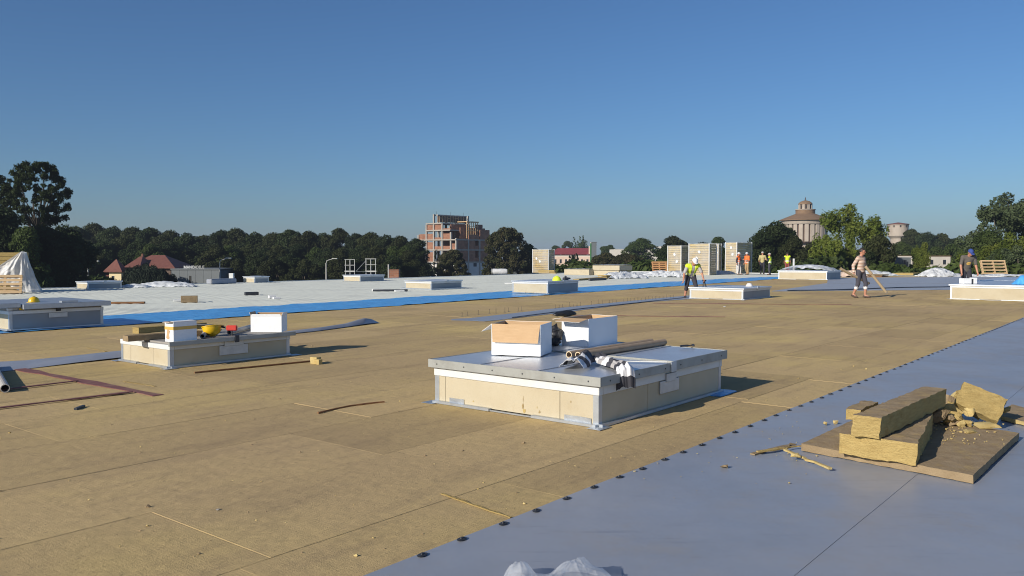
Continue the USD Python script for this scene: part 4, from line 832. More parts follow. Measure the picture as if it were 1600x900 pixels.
# stack at the left picture edge
p = at(37, 457, DECK); bb = 1.5
z = DECK; hs = height_at(p, 394) - z
t = thing('insulation_stack', 'yellow stack of insulation boards at the left picture edge, half covered by white film', 'insulation stack', (p[0], p[1], z), 20)
rows = 9
for k in range(rows):
    j = rng.normal(0, .012, 2); part(t, 'wool_board', box(-3.2 + j[0], 0 + j[0], 0 + j[1], 1.2 + j[1], .13 + k * (hs - .13) / rows, .13 + (k + 1) * (hs - .13) / rows - .012, .008), M['wool'])
part(t, 'pallet_base', box(-3.2, 0, .02, 1.18, 0, .12), M['wood'])
# white film tent over its corner: a cloth surface hanging from the top corner
nu, nv = 60, 46
S, W = np.meshgrid(np.linspace(0, 1, nu), np.linspace(0, 1, nv), indexing='ij')        # S round the foot, W down from the peak
foot = np.array([(-1.55, -.16, .62), (-1.1, -.22, .42), (-.55, -.30, .36), (-.05, -.36, .06), (.35, -.30, .0), (.62, .05, .0), (.66, .5, .0), (.5, 1.0, .0)])
peak = np.array([(-.06, -.03, hs + .02), (-.02, -.03, hs + .03), (.03, .1, hs + .02), (.03, .6, hs)])
def li(P, s): x = np.linspace(0, 1, len(P)); return np.stack([np.interp(s, x, P[:, k]) for k in range(3)], -1)
A, B = li(peak, S), li(foot, S)
Q = A * (1 - W[..., None]) + B * W[..., None]
nz = meshkit.fbm(np.stack([S * 11, W * 2.2, 0 * S], -1), 4, 5) - .5; Q[..., 2] -= .16 * np.sin(W * math.pi) * (S > .3); Q[..., 1] -= .30 * nz * np.minimum(1, W * 3) ; Q[..., 0] += .18 * nz * (S > .5) * np.minimum(1, W * 3)
Q[..., 1] = np.where(Q[..., 0] < 0, np.minimum(Q[..., 1], -.03), Q[..., 1]); Q[..., 2] = np.maximum(Q[..., 2], .01)
single('white_film', sheet(Q[..., 0], Q[..., 1], Q[..., 2]), M['film_milky'], 'white film draped like a tent over the corner of the yellow insulation stack', 'plastic film', (p[0], p[1], z), 20, smooth=True)
q = at(-2, 459.5, DECK)
pallet('wooden pallet leaning on the stack at the left picture edge, standing on its long edge', (q[0] - .35, q[1] - .15, z + .01), 16, 78, 'wood', 1.25, .75)
q = at(22, 458.5, DECK)
# far pallets
q = at(1019, 428, DECK); 
for k in range(4):
    pallet(['front', 'second', 'third', 'rearmost'][k] + ' reddish wooden pallet of the leaning stack beside the wrapped packs', (q[0] + .12 * k, q[1] + .17 * k, DECK + .02), 6, 74, 'wood_orange', 1.25, 1.0, 'leaning stack of pallets beside the wrapped packs', 6)
q = at(1535, 429.5, 0.0)
pallet('front wooden pallet leaning on its edge right of the worker in the blue cap', (q[0], q[1], .02), -3, 66, 'wood', 1.85, 1.15)
pallet('wooden pallet leaning behind the front pallet at far right', (q[0] + .05, q[1] + .22, .02), -3, 66, 'wood', 1.8, 1.1)
# low stacks
def low_stack(label, N, lpx, rpx, top, n, mats, z=DECK, gap=.03, seed=0, top_film=True):
    p = at(*N, z); a = reach(p, D2, lpx); b = reach(p, D1, rpx); h = height_at(p, top) - z
    t = thing('panel_stack', label, 'panel stack', (p[0], p[1], z), RA); hh = h / n; g = np.random.default_rng(seed)
    for k in range(n):
        j = g.normal(0, .03, 2); part(t, 'panel', box(j[0], b + j[0], j[1], a + j[1], k * hh + .004, (k + 1) * hh - gap, .01), M[mats[k % len(mats)]])
    if top_film:
        X, Y, Z = crumple(26, 26, b * .5, a * .5, lambda X, Y: .05 + 0 * X, .05, 3, seed)
        part(t, 'film_cover', sheet(X + b / 2, Y + a / 2, Z + h - gap), M['film'], 50)
    return t
low_stack('tall pair of cream panel crates stacked under film, left of the plastic heaps', (967, 430.5), 925, 987, 414.5, 2, ['cream'], seed=1)
low_stack('low cream panel crate left of the stacked pair', (920, 430), 881, 929, 420.5, 1, ['cream'], seed=2)
low_stack('low yellow pile of wool boards at the foot of the lone wrapped pack', (866, 427.5), 840, 869, 421.5, 3, ['wool'], seed=3, top_film=False)
low_stack('yellow pile of wool boards in front of the stacked cream crates', (948, 436), 934, 956, 429.5, 3, ['wool'], seed=4, top_film=False)
A, B = at(900, 438.5, DECK), at(938, 435.5, DECK)
single('plank', move(box(0, np.linalg.norm(B - A), -.2, .2, 0, .1, .01)), M['wool'], 'yellow plank lying left of the yellow wool pile', 'plank', (A[0], A[1], DECK), face_rot(A, B))
A, B = at(914, 438.8, DECK), at(940, 437.2, DECK)
single('dark_bar', box(0, np.linalg.norm(B - A), -.35, -.22, 0, .14, .01), M['steel_dark'], 'dark bar lying along the yellow plank', 'bar', (A[0], A[1], DECK), face_rot(A, B))
low_stack('low yellow board lying at the roof edge left of the big plastic heap', (1428, 430.5), 1395, 1440, 426.5, 1, ['wool'], z=DECK, seed=6, top_film=False)
low_stack('brown planks lying behind the man carrying tubes', (1378, 433), 1345, 1388, 428.5, 2, ['lath', 'wool_brown'], z=0.0, seed=7, top_film=False)
# film heaps
heap('film_heap', 'crumpled plastic film heaped right of the stacked cream crates', 'plastic film', 972, 435, 1.6, .9, 0.41, M['film'], 1, DECK, 20, 0.28, 3.3, 44)
heap('film_heap', 'low crumpled plastic film left of the reddish pallets', 'plastic film', 1003, 431, 1.3, .8, 0.25, M['film'], 2, DECK, 20, 0.22, 3.3, 40)
heap('film_heap', 'crumpled plastic film in front of the reddish pallets', 'plastic film', 1031, 432, 1.1, .8, 0.39, M['film'], 3, DECK, 10, 0.28, 3.6, 40)
heap('film_heap', 'crumpled plastic film at the foot of the wrapped pack by the pallets', 'plastic film', 1054, 433, 1.0, .8, 0.41, M['film'], 4, DECK, 0, 0.28, 3.6, 40)
heap('film_heap', 'grey crumpled film between the widest pack and the men in orange', 'plastic film', 1127, 428.5, 1.1, .6, 0.28, M['film'], 5, DECK, 0, 0.22, 3.6, 36)
heap('film_heap', 'big white crumpled film heap just left of the worker in the blue cap', 'plastic film', 1466, 432.5, 1.15, .9, 0.6, M['film'], 6, .0, 5, 0.28, 2.4, 50)
heap('film_heap', 'low film strewn right of the big white heap', 'plastic film', 1502, 432.5, 1.3, .7, 0.19, M['film'], 7, .0, 0, 0.20, 3.6, 36)
heap('film_heap', 'low film strewn under the leaning pallets at far right', 'plastic film', 1562, 432, 2.3, .6, 0.14, M['film'], 8, .0, 0, 0.18, 3.0, 44)
heap('film_heap', 'brownish heap of film and scraps behind the man carrying tubes, left side', 'plastic film', 1325, 432.5, 1.2, .7, 0.41, M['plaster_pink'], 9, .0, 0, 0.22, 3.3, 36)
heap('film_heap', 'whitish heap of film and scraps behind the man carrying tubes, right side', 'plastic film', 1366, 430.5, 1.5, .7, 0.33, M['film'], 10, .0, 0, 0.22, 3.3, 36)
n, a, b, hf_ = HATCH['film']
Xc = n + D1 * b * .45 + D2 * a * .5
X, Y, Z = crumple(50, 50, b * .45, a * .5, lambda X, Y: .34 * np.clip(1 - (X / 1.3) ** 2, 0, 1) ** .5 * np.clip(1 - (Y / 1.4) ** 2, 0, 1) ** .5, .16, 2.6, 12)
single('film_heap', sheet(X, Y, Z), M['film'], 'crumpled plastic film heaped on the far hatch before the man in bright neon', 'plastic film', (Xc[0], Xc[1], hf_ + .01), RA, smooth=50)
single('film_stick', cat([box(-.05, .05, -.04, .04, 0, .75, .01)]), M['white_trim'], 'short white post standing in the film on the far hatch', 'post', (Xc[0] - .9, Xc[1] + .2, hf_))
heap('film_heap', 'small white film lying at the roof edge below the ivy-dark house', 'plastic film', 258, 448, 1.5, .5, 0.23, M['film'], 13, DECK, 0, 0.18, 3.6, 36)
heap('film_heap', 'tiny white film lying at the roof edge left of the other white film', 'plastic film', 212, 449.5, .7, .4, 0.17, M['film'], 15, DECK, 0, 0.13, 3.6, 24)
# single things on the white deck
def bit(name, px, py, sx, sy, sz, mat, label, cat_, rz=0, z=DECK): p = at(px, py, z); single(name, box(-sx, sx, -sy, sy, 0, sz, .008), M[mat], label, cat_, (p[0], p[1], z), rz)
bit('wool_block', 296, 472.5, .26, .16, .22, 'wool_brown', 'lone brown wool block on the white deck', 'wool block', 20)
bit('foam_piece', 281, 471, .2, .1, .07, 'white_trim', 'white flat piece just left of the lone brown block on the white deck', 'foam piece', 20)
bit('dark_scrap', 393, 461, .26, .1, .12, 'steel_dark', 'dark scrap on the white deck behind the blue film', 'scrap', 30)
bit('dark_plank', 188, 474.5, .75, .07, .06, 'lath', 'brown plank on the deck right of the hatch at the left picture edge', 'plank', 10)
bit('foam_piece', 590, 455, .23, .12, .1, 'white_trim', 'white block left of the dark plank near the skirted hatch', 'foam piece', 20)
bit('dark_plank', 610, 455, .75, .1, .08, 'steel_dark', 'dark plank beside the skirted hatch on the white deck', 'plank', 8)
bit('foam_piece', 624, 456, .2, .12, .08, 'white_trim', 'white block between the dark plank and the skirted hatch', 'foam piece', 20)
bit('foam_piece', 795, 444, .22, .12, .08, 'white_trim', 'white piece on the deck left of the hatch with the neon helmet', 'foam piece', 0)
for k, px in enumerate((425, 432)): bit('film_scrap', px, 466 + k, .12, .1, .1 - .04 * k, 'cloth_white', ['white scrap on the deck behind the blue film, left of a pair', 'white scrap on the deck behind the blue film, right of a pair'][k], 'scrap', 30)
p = at(781, 428.5, DECK); t = thing('wrapped_roll', 'white wrapped roll lying at the roof edge under the round tree', 'roll', (p[0], p[1], DECK + .22), 0)
part(t, 'roll_body', rot(lathe([(.0001, -.6), (.2, -.58), (.24, -.5), (.22, -.2), (.24, .1), (.22, .5), (.18, .6), (.0001, .6)], 16), 90, (0, 1, 0)), M['film_milky'], 50)
part(t, 'roll_end', move(rot(lathe([(.0001, 0), (.24, 0), (.24, .05), (.0001, .05)], 16), 90, (0, 1, 0)), -.66), M['white_trim'])
# guard rails behind the far hatch
def rail(label, x0, x1, y0, y1):
    p = at(x0, 436, DECK); d = p[1]; w = (x1 - x0) / FOC * d
    zt_, zb_, zm = (height_at(p, y) for y in (y0, y1, y0 + (y1 - y0) * .36)); zk = height_at(p, y1 - 6)
    t = thing('guard_rail', label, 'guard rail', (p[0], d, 0), 0, None)
    for f in (0, .5, 1): part(t, 'post', box(f * w - .022, f * w + .022, -.022, .022, DECK + .01, zt_, .004), M['rail'])
    for zz, hh in ((zt_, .02), (zm, .018), (zk, .045)): part(t, 'bar', box(-.05, w + .05, -.06, -.032, zz - hh, zz + hh, .004), M['rail'])
    return t
rail('left white guard rail behind the far hatch on the deck', 540, 554, 405.5, 430); rail('right white guard rail behind the far hatch on the deck', 572, 587, 404.5, 430)
p = at(572, 436, DECK); z1, z2 = height_at(p, 408), height_at(p, 424)
single('brace', cat([tube([(0, 0, z1), (-.62, 0, z2)], .02, 6), tube([(-.62, 0, z2), (0.05, 0, z2)], .02, 6)]), M['metal_grey'], 'slanting brace between the two white guard rails', 'brace', (p[0], p[1] - .15, 0))

# ------------------------------------------------------------------ people
def ell(c, r, R=None, n=28):
    m = m3.Manifold.sphere(1.0, n).scale(tuple(map(float, r)))
    if R is not None: m = m.transform(np.c_[R, np.zeros(3)].tolist())
    return m.translate(tuple(map(float, c)))
def ball(c, r, n=16): return m3.Manifold.sphere(float(r), n).translate(tuple(map(float, c)))
def bone(a, ra, b, rb): return m3.Manifold.batch_hull([ball(a, ra), ball(b, rb)])
def union(ms): return m3.Manifold.batch_boolean(ms, m3.OpType.Add)
def to_tri(m, step=.022, it=6):
    q = m.refine_to_length(step).to_mesh(); t = trimesh.Trimesh(q.vert_properties[:, :3], q.tri_verts, process=True)
    if it: trimesh.smoothing.filter_taubin(t, 0.5, 0.53, iterations=it)
    return t
def J0():
    return dict(pel=(0, 0, .96), che=(.01, 0, 1.27), nec=(0, 0, 1.49), hea=(.03, 0, 1.635), shL=(0, .19, 1.425), elL=(-.03, .245, 1.14), wrL=(.06, .25, .89), shR=(0, -.19, 1.425), elR=(-.03, -.245, 1.14), wrR=(.06, -.25, .89),
                hiL=(0, .095, .93), knL=(.03, .105, .50), anL=(-.02, .11, .085), toL=(.15, .13, .035), hiR=(0, -.095, .93), knR=(.03, -.105, .50), anR=(-.02, -.11, .085), toR=(.15, -.13, .035), face=(1, 0, 0))
def nrm(v): v = np.asarray(v, float); return v / np.linalg.norm(v)
def person(label, px, py, rz, pose, scale=1.0, z=0.0, top='shirt_grey', sleeve=.5, legs='trousers_dark', leg_to=1.0, vest=None, vest_open=False, head='hair', shoe='shoe', print_=None, cuffs=False, skin='skin', group=None):
    J = J0(); J.update(pose); J = {k: np.array(v, float) * (scale if k != 'face' else 1) for k, v in J.items()}; s = scale
    g = at(px, py, z); t = thing('person', label, 'person', (g[0], g[1], z), rz, group)
    sp = nrm(J['nec'] - J['pel']); lat = nrm(J['shL'] - J['shR']); fw = nrm(np.cross(lat, sp)); lat = np.cross(sp, fw); R = np.stack([fw, lat, sp], 1)
    lat2 = nrm(J['hiL'] - J['hiR']); fw2 = nrm(np.cross(lat2, sp)); R2 = np.stack([fw2, np.cross(sp, fw2), sp], 1)
    def torso(i):
        pe, ch = ell(J['pel'], np.array((.105, .155, .13)) * s + i, R2), ell(J['che'], np.array((.115, .165, .15)) * s + i, R)
        up = m3.Manifold.batch_hull([ball(J['shL'], .058 * s + i), ball(J['shR'], .058 * s + i), ell(J['che'] + sp * .06 * s, np.array((.10, .15, .10)) * s + i, R)])
        wa = m3.Manifold.batch_hull([ell(J['pel'] + sp * .07 * s, np.array((.095, .135, .06)) * s + i, R2), ell(J['che'] - sp * .03 * s, np.array((.10, .145, .08)) * s + i, R)])
        return [pe, ch, up, wa]
    def arm(S, i, f):
        sh, el, wr = J['sh' + S], J['el' + S], J['wr' + S]; o = []
        e = sh + (el - sh) * min(1, f / .5); o.append(bone(sh, .056 * s + i, e, (.056 - .012 * min(1, f / .5)) * s + i))
        if f > .5: o.append(bone(el, .044 * s + i, el + (wr - el) * (f - .5) * 2, (.044 - .015 * (f - .5) * 2) * s + i))
        return o
    def leg(S, i, f):
        hi, kn, an = J['hi' + S], J['kn' + S], J['an' + S]; o = []
        e = hi + (kn - hi) * min(1, f / .5); o.append(bone(hi, .088 * s + i, e, (.088 - .03 * min(1, f / .5)) * s + i))
        if f > .5:
            q = (f - .5) * 2; mid = kn + (an - kn) * min(.35, q); o.append(bone(kn, .058 * s + i, mid, .056 * s + i))
            if q > .35: o.append(bone(mid, .056 * s + i, kn + (an - kn) * q, (.056 - .018 * (q - .35) / .65) * s + i))
        return o
    fc = nrm(J['face']); hl = nrm(np.cross(J['hea'] - J['nec'], fc)); hu = np.cross(fc, hl); RH = np.stack([fc, hl, hu], 1); h = J['hea']
    def hp(x, y, z_): return h + (fc * x + hl * y + hu * z_) * s
    body = torso(0) + [bone(J['nec'] - sp * .03 * s, .062 * s, h - hu * .04 * s, .055 * s), ell(h + hu * .02 * s, np.array((.098, .076, .105)) * s, RH), ell(hp(.025, 0, -.055), np.array((.065, .056, .062)) * s, RH), bone(hp(.088, 0, .02), .012 * s, hp(.112, 0, -.018), .016 * s),
                       ell(hp(.085, 0, -.066), np.array((.014, .026, .010)) * s, RH), ell(hp(-.005, .078, -.005), np.array((.018, .010, .030)) * s, RH), ell(hp(-.005, -.078, -.005), np.array((.018, .010, .030)) * s, RH)]
    for S, sg in (('L', 1), ('R', -1)):
        body += arm(S, 0, 1.0) + leg(S, 0, 1.0)
        an, to = J['an' + S], J['to' + S]; heel = an + nrm((an - to) * [1, 1, 0]) * .045 * s - np.array((0, 0, .035)) * s
        body += [bone(an, .042 * s, to, .03 * s), bone(heel, .034 * s, to, .03 * s)]
        el, wr = J['el' + S], J['wr' + S]; d = nrm(wr - el); side = nrm(np.cross(d, lat * sg) if abs(np.dot(d, lat)) < .95 else fw); pl = nrm(np.cross(side, d))
        pc = wr + d * .075 * s; body.append(m3.Manifold.batch_hull([ball(wr, .026 * s, 10), *(ball(pc + side * k * s, .014 * s, 8) for k in (-.032, .032))]))
        for k, (off, ln) in enumerate(((-.033, .060), (-.011, .075), (.011, .080), (.033, .070))):
            b0 = pc + side * off * s; b1 = b0 + (d * .8 - pl * sg * .5) * ln * .55 * s; b2 = b1 + (d * .25 - pl * sg * .95) * ln * .5 * s
            body += [bone(b0, .0105 * s, b1, .0095 * s), bone(b1, .0095 * s, b2, .008 * s)]
        b0 = wr + d * .03 * s + side * .025 * s; b1 = b0 + (side * .7 + d * .6) * .04 * s; b2 = b1 + (d * .8 - pl * sg * .4) * .03 * s; body += [bone(b0, .013 * s, b1, .011 * s), bone(b1, .011 * s, b2, .009 * s)]
    part(t, 'body', to_tri(union(body), .02, 5), M[skin], True)
    part(t, 'eye', to_tri(ell(hp(.086, .032, .022), np.array((.012, .015, .009)) * s, RH, 10), .02, 0), M['eye'], True); part(t, 'eye', to_tri(ell(hp(.086, -.032, .022), np.array((.012, .015, .009)) * s, RH, 10), .02, 0), M['eye'], True)
    hem = m3.Manifold.batch_hull([ell(J['pel'] - sp * .02 * s, np.array((.115, .165, .11)) * s, R2), ell(J['pel'] + sp * .08 * s, np.array((.105, .15, .08)) * s, R2)])
    sh = torso(.014) + [hem]
    for S in 'LR': sh += arm(S, .014, sleeve)
    shirt = union(sh) - ell(J['nec'] + sp * .05 * s, np.array((.075, .08, .07)) * s, R)
    part(t, 'shirt', to_tri(shirt, .028, 4), M[top], True)
    lg = [ell(J['pel'] - sp * .03 * s, np.array((.112, .16, .12)) * s, R2)]
    for S in 'LR': lg += leg(S, .016, leg_to)
    part(t, 'trousers', to_tri(union(lg), .03, 4), M[legs], True)
    if cuffs:
        for S in 'LR': q = J['kn' + S] + (J['an' + S] - J['kn' + S]) * ((leg_to - .5) * 2); d = nrm(J['an' + S] - J['kn' + S]); part(t, 'cuff', to_tri(bone(q - d * .03, .073 * s, q + d * .03, .07 * s), .03, 2), M['cloth_white'], True)
    for S in 'LR':
        an, to = J['an' + S], J['to' + S]; heel = an + nrm((an - to) * [1, 1, 0]) * .045 * s - np.array((0, 0, .035)) * s
        part(t, 'shoe', to_tri(union([bone(heel, .042 * s, to, .038 * s), bone(an - np.array((0, 0, .02)) * s, .046 * s, to, .034 * s)]), .03, 3), M[shoe], True)
    if vest:
        vt = union(torso(.03) + [hem.translate((0, 0, 0)), ell(J['pel'], np.array((.135, .185, .12)) * s, R2)]) - ell(J['nec'] + sp * .04 * s, np.array((.11, .085, .10)) * s, R)
        for S in 'LR': vt = vt - ball(J['sh' + S] + (J['el' + S] - J['sh' + S]) * .42, .085 * s)
        if vest_open:
            c = m3.Manifold.cube((.5, .12 * s, 1.4), True).transform(np.c_[R, (J['che'] + fw * .25)].tolist()); vt = vt - c
        part(t, 'vest', to_tri(vt, .03, 3), M[vest], True)
        big = union(torso(.034) + [ell(J['pel'], np.array((.139, .189, .124)) * s, R2)])
        if vest_open: big = big - c
        for k, f in enumerate((.08, .28)):
            sl = m3.Manifold.cube((.8, .8, .05 * s), True).transform(np.c_[R, (J['pel'] + (J['nec'] - J['pel']) * f)].tolist()); part(t, 'reflective_band', to_tri(big ^ sl, .04, 0), M['reflect'])
    if print_:
        sl = ell(J['che'] + fw * .115 * s - sp * .06 * s, np.array((.05, .085, .07)) * s, R); part(t, 'print', to_tri((union(torso(.0175)) ^ sl), .03, 1), M[print_], True)
    if head == 'hair': part(t, 'hair', to_tri(ell(hp(-.012, 0, .035), np.array((.100, .082, .105)) * s, RH) - m3.Manifold.cube((.3, .3, .3), True).transform(np.c_[RH, hp(.165, 0, -.08)].tolist()) - m3.Manifold.cube((.4, .4, .2), True).transform(np.c_[RH, hp(0, 0, -.10)].tolist()), .03, 2), M['hair'], True)
    elif head in ('white', 'pale'):
        cap = ell(hp(-.005, 0, .035), np.array((.125, .105, .115)) * s, RH) - m3.Manifold.cube((.5, .5, .3), True).transform(np.c_[RH, hp(0, 0, -.12)].tolist())
        brim = ell(hp(.055, 0, .035), np.array((.125, .10, .012)) * s, RH)
        part(t, 'helmet', to_tri(cap + brim, .03, 1), M['cloth_white' if head == 'white' else 'grey_tube'], True)
    elif head == 'cap':
        cap = ell(hp(-.008, 0, .035), np.array((.112, .090, .105)) * s, RH) - m3.Manifold.cube((.5, .5, .3), True).transform(np.c_[RH, hp(0, 0, -.12)].tolist())
        part(t, 'cap', to_tri(cap, .03, 1), M['cap_blue'], True); part(t, 'cap_peak', to_tri(ell(hp(.11, 0, .03), np.array((.085, .07, .010)) * s, RH), .03, 1), M['cap_blue'], True)
    return J, g, t
def world(J, g, k, rz, z=0.0):
    c, s_ = math.cos(math.radians(rz)), math.sin(math.radians(rz)); v = J[k]; return np.array([g[0] + c * v[0] - s_ * v[1], g[1] + s_ * v[0] + c * v[1], z + v[2]])

# man carrying tubes, walking to the right
rz = -48
J, g, t = person('man in striped shirt and cropped trousers walking with a cardboard tube in each hand', 1344, 465.5, rz, dict(hiL=(.02, .09, .93), knL=(.14, .11, .52), anL=(.12, .12, .09), toL=(.28, .13, .035), hiR=(-.02, -.09, .93), knR=(-.04, -.10, .50), anR=(-.20, -.12, .12), toR=(-.06, -.14, .035),
        elL=(.02, .27, 1.15), wrL=(.20, .28, .93), elR=(-.14, -.27, 1.15), wrR=(-.10, -.30, .88), face=(.95, .30, -.08), hea=(.05, 0, 1.635), pel=(0, 0, .96), che=(.025, 0, 1.27)), 1.01, top='striped_shirt', sleeve=.93, legs='trousers_denim', leg_to=.66, cuffs=True, head='hair')
for k, (hand, e1, z1, back, lab) in enumerate((('L', (1385, 457), .18, .38, 'pale cardboard tube slanting down from the left hand of the striped-shirted man'), ('R', (1351, 441), .55, .75, 'cardboard tube held level in the right hand of the man in the striped shirt'))):
    w = world(J, g, 'wr' + hand, rz); e = J['wr' + hand] - J['el' + hand]; w = w + np.array([math.cos(math.radians(rz)) * e[0] - math.sin(math.radians(rz)) * e[1], math.sin(math.radians(rz)) * e[0] + math.cos(math.radians(rz)) * e[1], e[2]]) / np.linalg.norm(e) * .09
    q = at(*e1, z1); d = np.r_[q, z1] - w; d[1] = np.clip(d[1], -.5, .35); d = d / np.linalg.norm(d); L = np.linalg.norm(np.r_[q, z1] - w)
    L = min(L, 1.6); t = thing('cardboard_tube', lab, 'tube', w - d * back, 0); part(t, 'tube_wall', pipe((0, 0, 0), d * (L + back), .048, .008, 16), M['paper_tube_pale'], 40); part(t, 'dark_end', pipe(d * (L + back) - d * .04, d * (L + back) + d * .002, .0485, .01, 16), M['grey_board'])

# worker in the yellow vest bending over with a tool
rz = -84
J, g, t = person('worker in neon vest, white cap and dark shorts, bent over a two-pronged tool', 1080, 465.3, rz, dict(pel=(-.12, 0, .82), che=(.10, 0, 1.06), nec=(.22, 0, 1.20), hea=(.30, .02, 1.30), shL=(.17, .20, 1.15), shR=(.17, -.20, 1.15), elL=(.22, .31, .90), wrL=(.32, .34, .68), elR=(.12, -.30, .88), wrR=(.12, -.33, .64),
        hiL=(-.10, .10, .78), hiR=(-.10, -.10, .78), knL=(.06, .15, .43), knR=(-.02, -.16, .43), anL=(-.03, .16, .085), anR=(-.12, -.19, .085), toL=(.13, .20, .035), toR=(.05, -.23, .035), face=(.78, 0, -.62)), 1.0, top='shirt_grey', sleeve=.42, legs='trousers_dark', leg_to=.68, vest='neon', vest_open=True, head='white', shoe='trousers_dark')
w = world(J, g, 'wrL', rz); t = thing('two_pronged_tool', 'black two-pronged tool held in the hand of the bent worker', 'tool', (w[0], w[1], 0))
zt2 = w[2] - .06
part(t, 'prong', tube([(.02, -.02, zt2), (-.06, -.04, .28), (-.10, -.06, .01)], .022, 8), M['black']); part(t, 'prong', tube([(.02, -.02, zt2 + .002), (.12, -.06, .28), (.16, -.10, .01)], .022, 8), M['black']); part(t, 'grip', tube([(-.04, -.02, zt2 + .01), (.09, -.02, zt2 + .01)], .03, 8), M['black'])
# worker in the blue cap, bowed over the far side of the right hatch
rz = -92
J, g, t = person('worker in blue cap, grey shirt with yellow print and dark trousers, bowing down', 1510, 461.5, rz, dict(pel=(-.10, 0, .93), che=(.05, 0, 1.25), nec=(.14, 0, 1.44), hea=(.235, 0, 1.54), shL=(.10, .205, 1.38), shR=(.10, -.205, 1.38), elL=(.08, .27, 1.08), wrL=(.15, .30, .82), elR=(.10, -.27, 1.08), wrR=(.17, -.27, .82), hiL=(-.10, .10, .92), hiR=(-.10, -.10, .92), face=(.8, .12, -.59)),
       1.06, top='shirt_olive', sleeve=.40, legs='trousers_dark', head='cap', print_='tape')
# the five men far back
person('man in an orange vest, white helmet and pale trousers, nearer the wrapped pack', 1153.5, 429.3, -35, dict(elL=(.10, .26, 1.15), wrL=(.30, .20, 1.2), elR=(-.06, -.25, 1.14), wrR=(-.02, -.30, .90), anL=(.12, .13, .085), toL=(.28, .14, .035), knL=(.12, .12, .5)), 1.0, DECK, 'shirt_dark', .9, 'trousers_white', 1.0, 'orange_vest', False, 'white')
person('man in orange vest, white helmet and tan trousers, right of the other orange', 1167, 429.3, -150, dict(elL=(.05, .26, 1.15), wrL=(.25, .18, 1.15), anR=(-.15, -.12, .085), toR=(.02, -.13, .035)), 1.0, DECK, 'orange_vest', .5, 'trousers_khaki', 1.0, 'orange_vest', False, 'white')
person('man in a tan shirt and dark trousers standing beside a man in a neon vest', 1191, 428.8, 60, dict(elR=(.08, -.26, 1.18), wrR=(.26, -.16, 1.22)), 1.04, DECK, 'shirt_tan', .55, 'trousers_dark', 1.0, None, False, 'pale')
person('man in a neon vest and grey trousers facing the man in the tan shirt', 1202.5, 429.6, 150, dict(elL=(.10, .25, 1.16), wrL=(.30, .14, 1.24)), 0.97, DECK, 'shirt_dark', .6, 'trousers_denim', 1.0, 'neon', False, 'pale')
person('man in a bright neon vest seen from behind, beyond the hatch heaped with film', 1230, 427, 80, {}, 1.0, DECK, 'shirt_dark', .5, 'trousers_red', 1.0, 'neon', False, 'hair')

# ------------------------------------------------------------------ buildings beyond the roof
# unfinished brick and concrete block: local x along D2 (sunlit front, from the near corner leftwards), local y along D1 (shaded side)
D = 217.0
c = far(713, 430, D)[:2]
t = thing('unfinished_building', 'unfinished concrete-frame building with brick infill and stepped top storeys', 'building', (c[0], c[1], 0), RA - 90)
# local axes after rotation RA-90: +y = D1, +x = -D2  -> use x negative for leftwards
def zc(py): return EYE + (398 - py) / FOC * D
F = [GZ, zc(430.5), zc(409), zc(389.5), zc(373.5), zc(358.5), zc(347.5), zc(333)]
k = 66 / 14.2
def fx(px): return -reach(c, D2, px)
XS = [fx(p) for p in (713, 705, 691.5, 678.5, 667, 654.5, 648.5)]     # N corner, then columns leftwards, balcony edge last
TOP = [zc(372), zc(362.5), zc(348), zc(333.5), zc(350), zc(366)]       # top of the columns
DEP = 13.5
YS = [0, 4.6, 9.1, DEP]
def colm(x, y, z1, w=.22): part(t, 'column', box(x - w, x + w, y - w, y + w, GZ, z1), M['concrete'])
for i in range(6):
    colm(XS[i], 0, TOP[i])
    if i < 5:
        for y in YS[1:]: colm(XS[i], y, min(TOP[i], zc(374) if i == 0 else TOP[i]))
part(t, 'column', box(XS[6] - .1, XS[6] + .1, -.1, .1, F[3], zc(372)), M['concrete'])
def slab(x0, x1, y0, y1, z, th=.32): part(t, 'floor_slab', box(min(x0, x1), max(x0, x1), y0, y1, z - th, z), M['concrete'])
slab(XS[5] - .5, .2, -.35, DEP, F[2]); slab(XS[6] - .15, .2, -.36, DEP, F[3]); slab(XS[5], .2, -.37, DEP, F[4]); slab(XS[4], XS[1], -.38, DEP, F[5]); slab(XS[4] + .02, XS[2], -.34, DEP * .8, F[6])
slab(XS[5] - 2.2, XS[5] - .52, -.3, 3, F[2] + .02, .28)
def brick(x0, x1, z0, z1, y=.05, name='brick_panel', mat='brick'): part(t, name, box(min(x0, x1) + .23, max(x0, x1) - .23, y, y + .28, z0 + .002, z1), M[mat])
def bay(i, z0, z1, **kw): brick(XS[i], XS[i + 1], z0, z1, **kw)
# bays counted from the near corner
bay(0, F[3], F[3] + 1.5); bay(0, F[2], F[3] - .4); bay(1, F[3], F[3] + .9); bay(2, F[3], F[3] + .8)
bay(1, F[4], F[4] + 1.5); bay(2, F[5], F[6] - .33); bay(3, F[4], F[4] + 1.5); bay(3, F[4] + 2.0, F[5] - .33, mat='concrete'); bay(3, F[5], F[6] - .1); bay(3, F[3], F[4] - .75); bay(3, F[2], F[3] - .75)
bay(4, F[4], F[4] + 1.45); bay(4, F[2], F[2] + .7); bay(3, GZ, F[2] - .7, mat='concrete_white'); bay(4, GZ, F[1] + .4); bay(2, GZ, F[2] - .7, mat='concrete_white'); bay(1, GZ, F[2] - .5, mat='concrete_white'); bay(0, GZ, F[2] - .4, mat='concrete_white')
bay(2, F[4], F[4] + .5); bay(1, F[5] + .0, F[5] + .35)
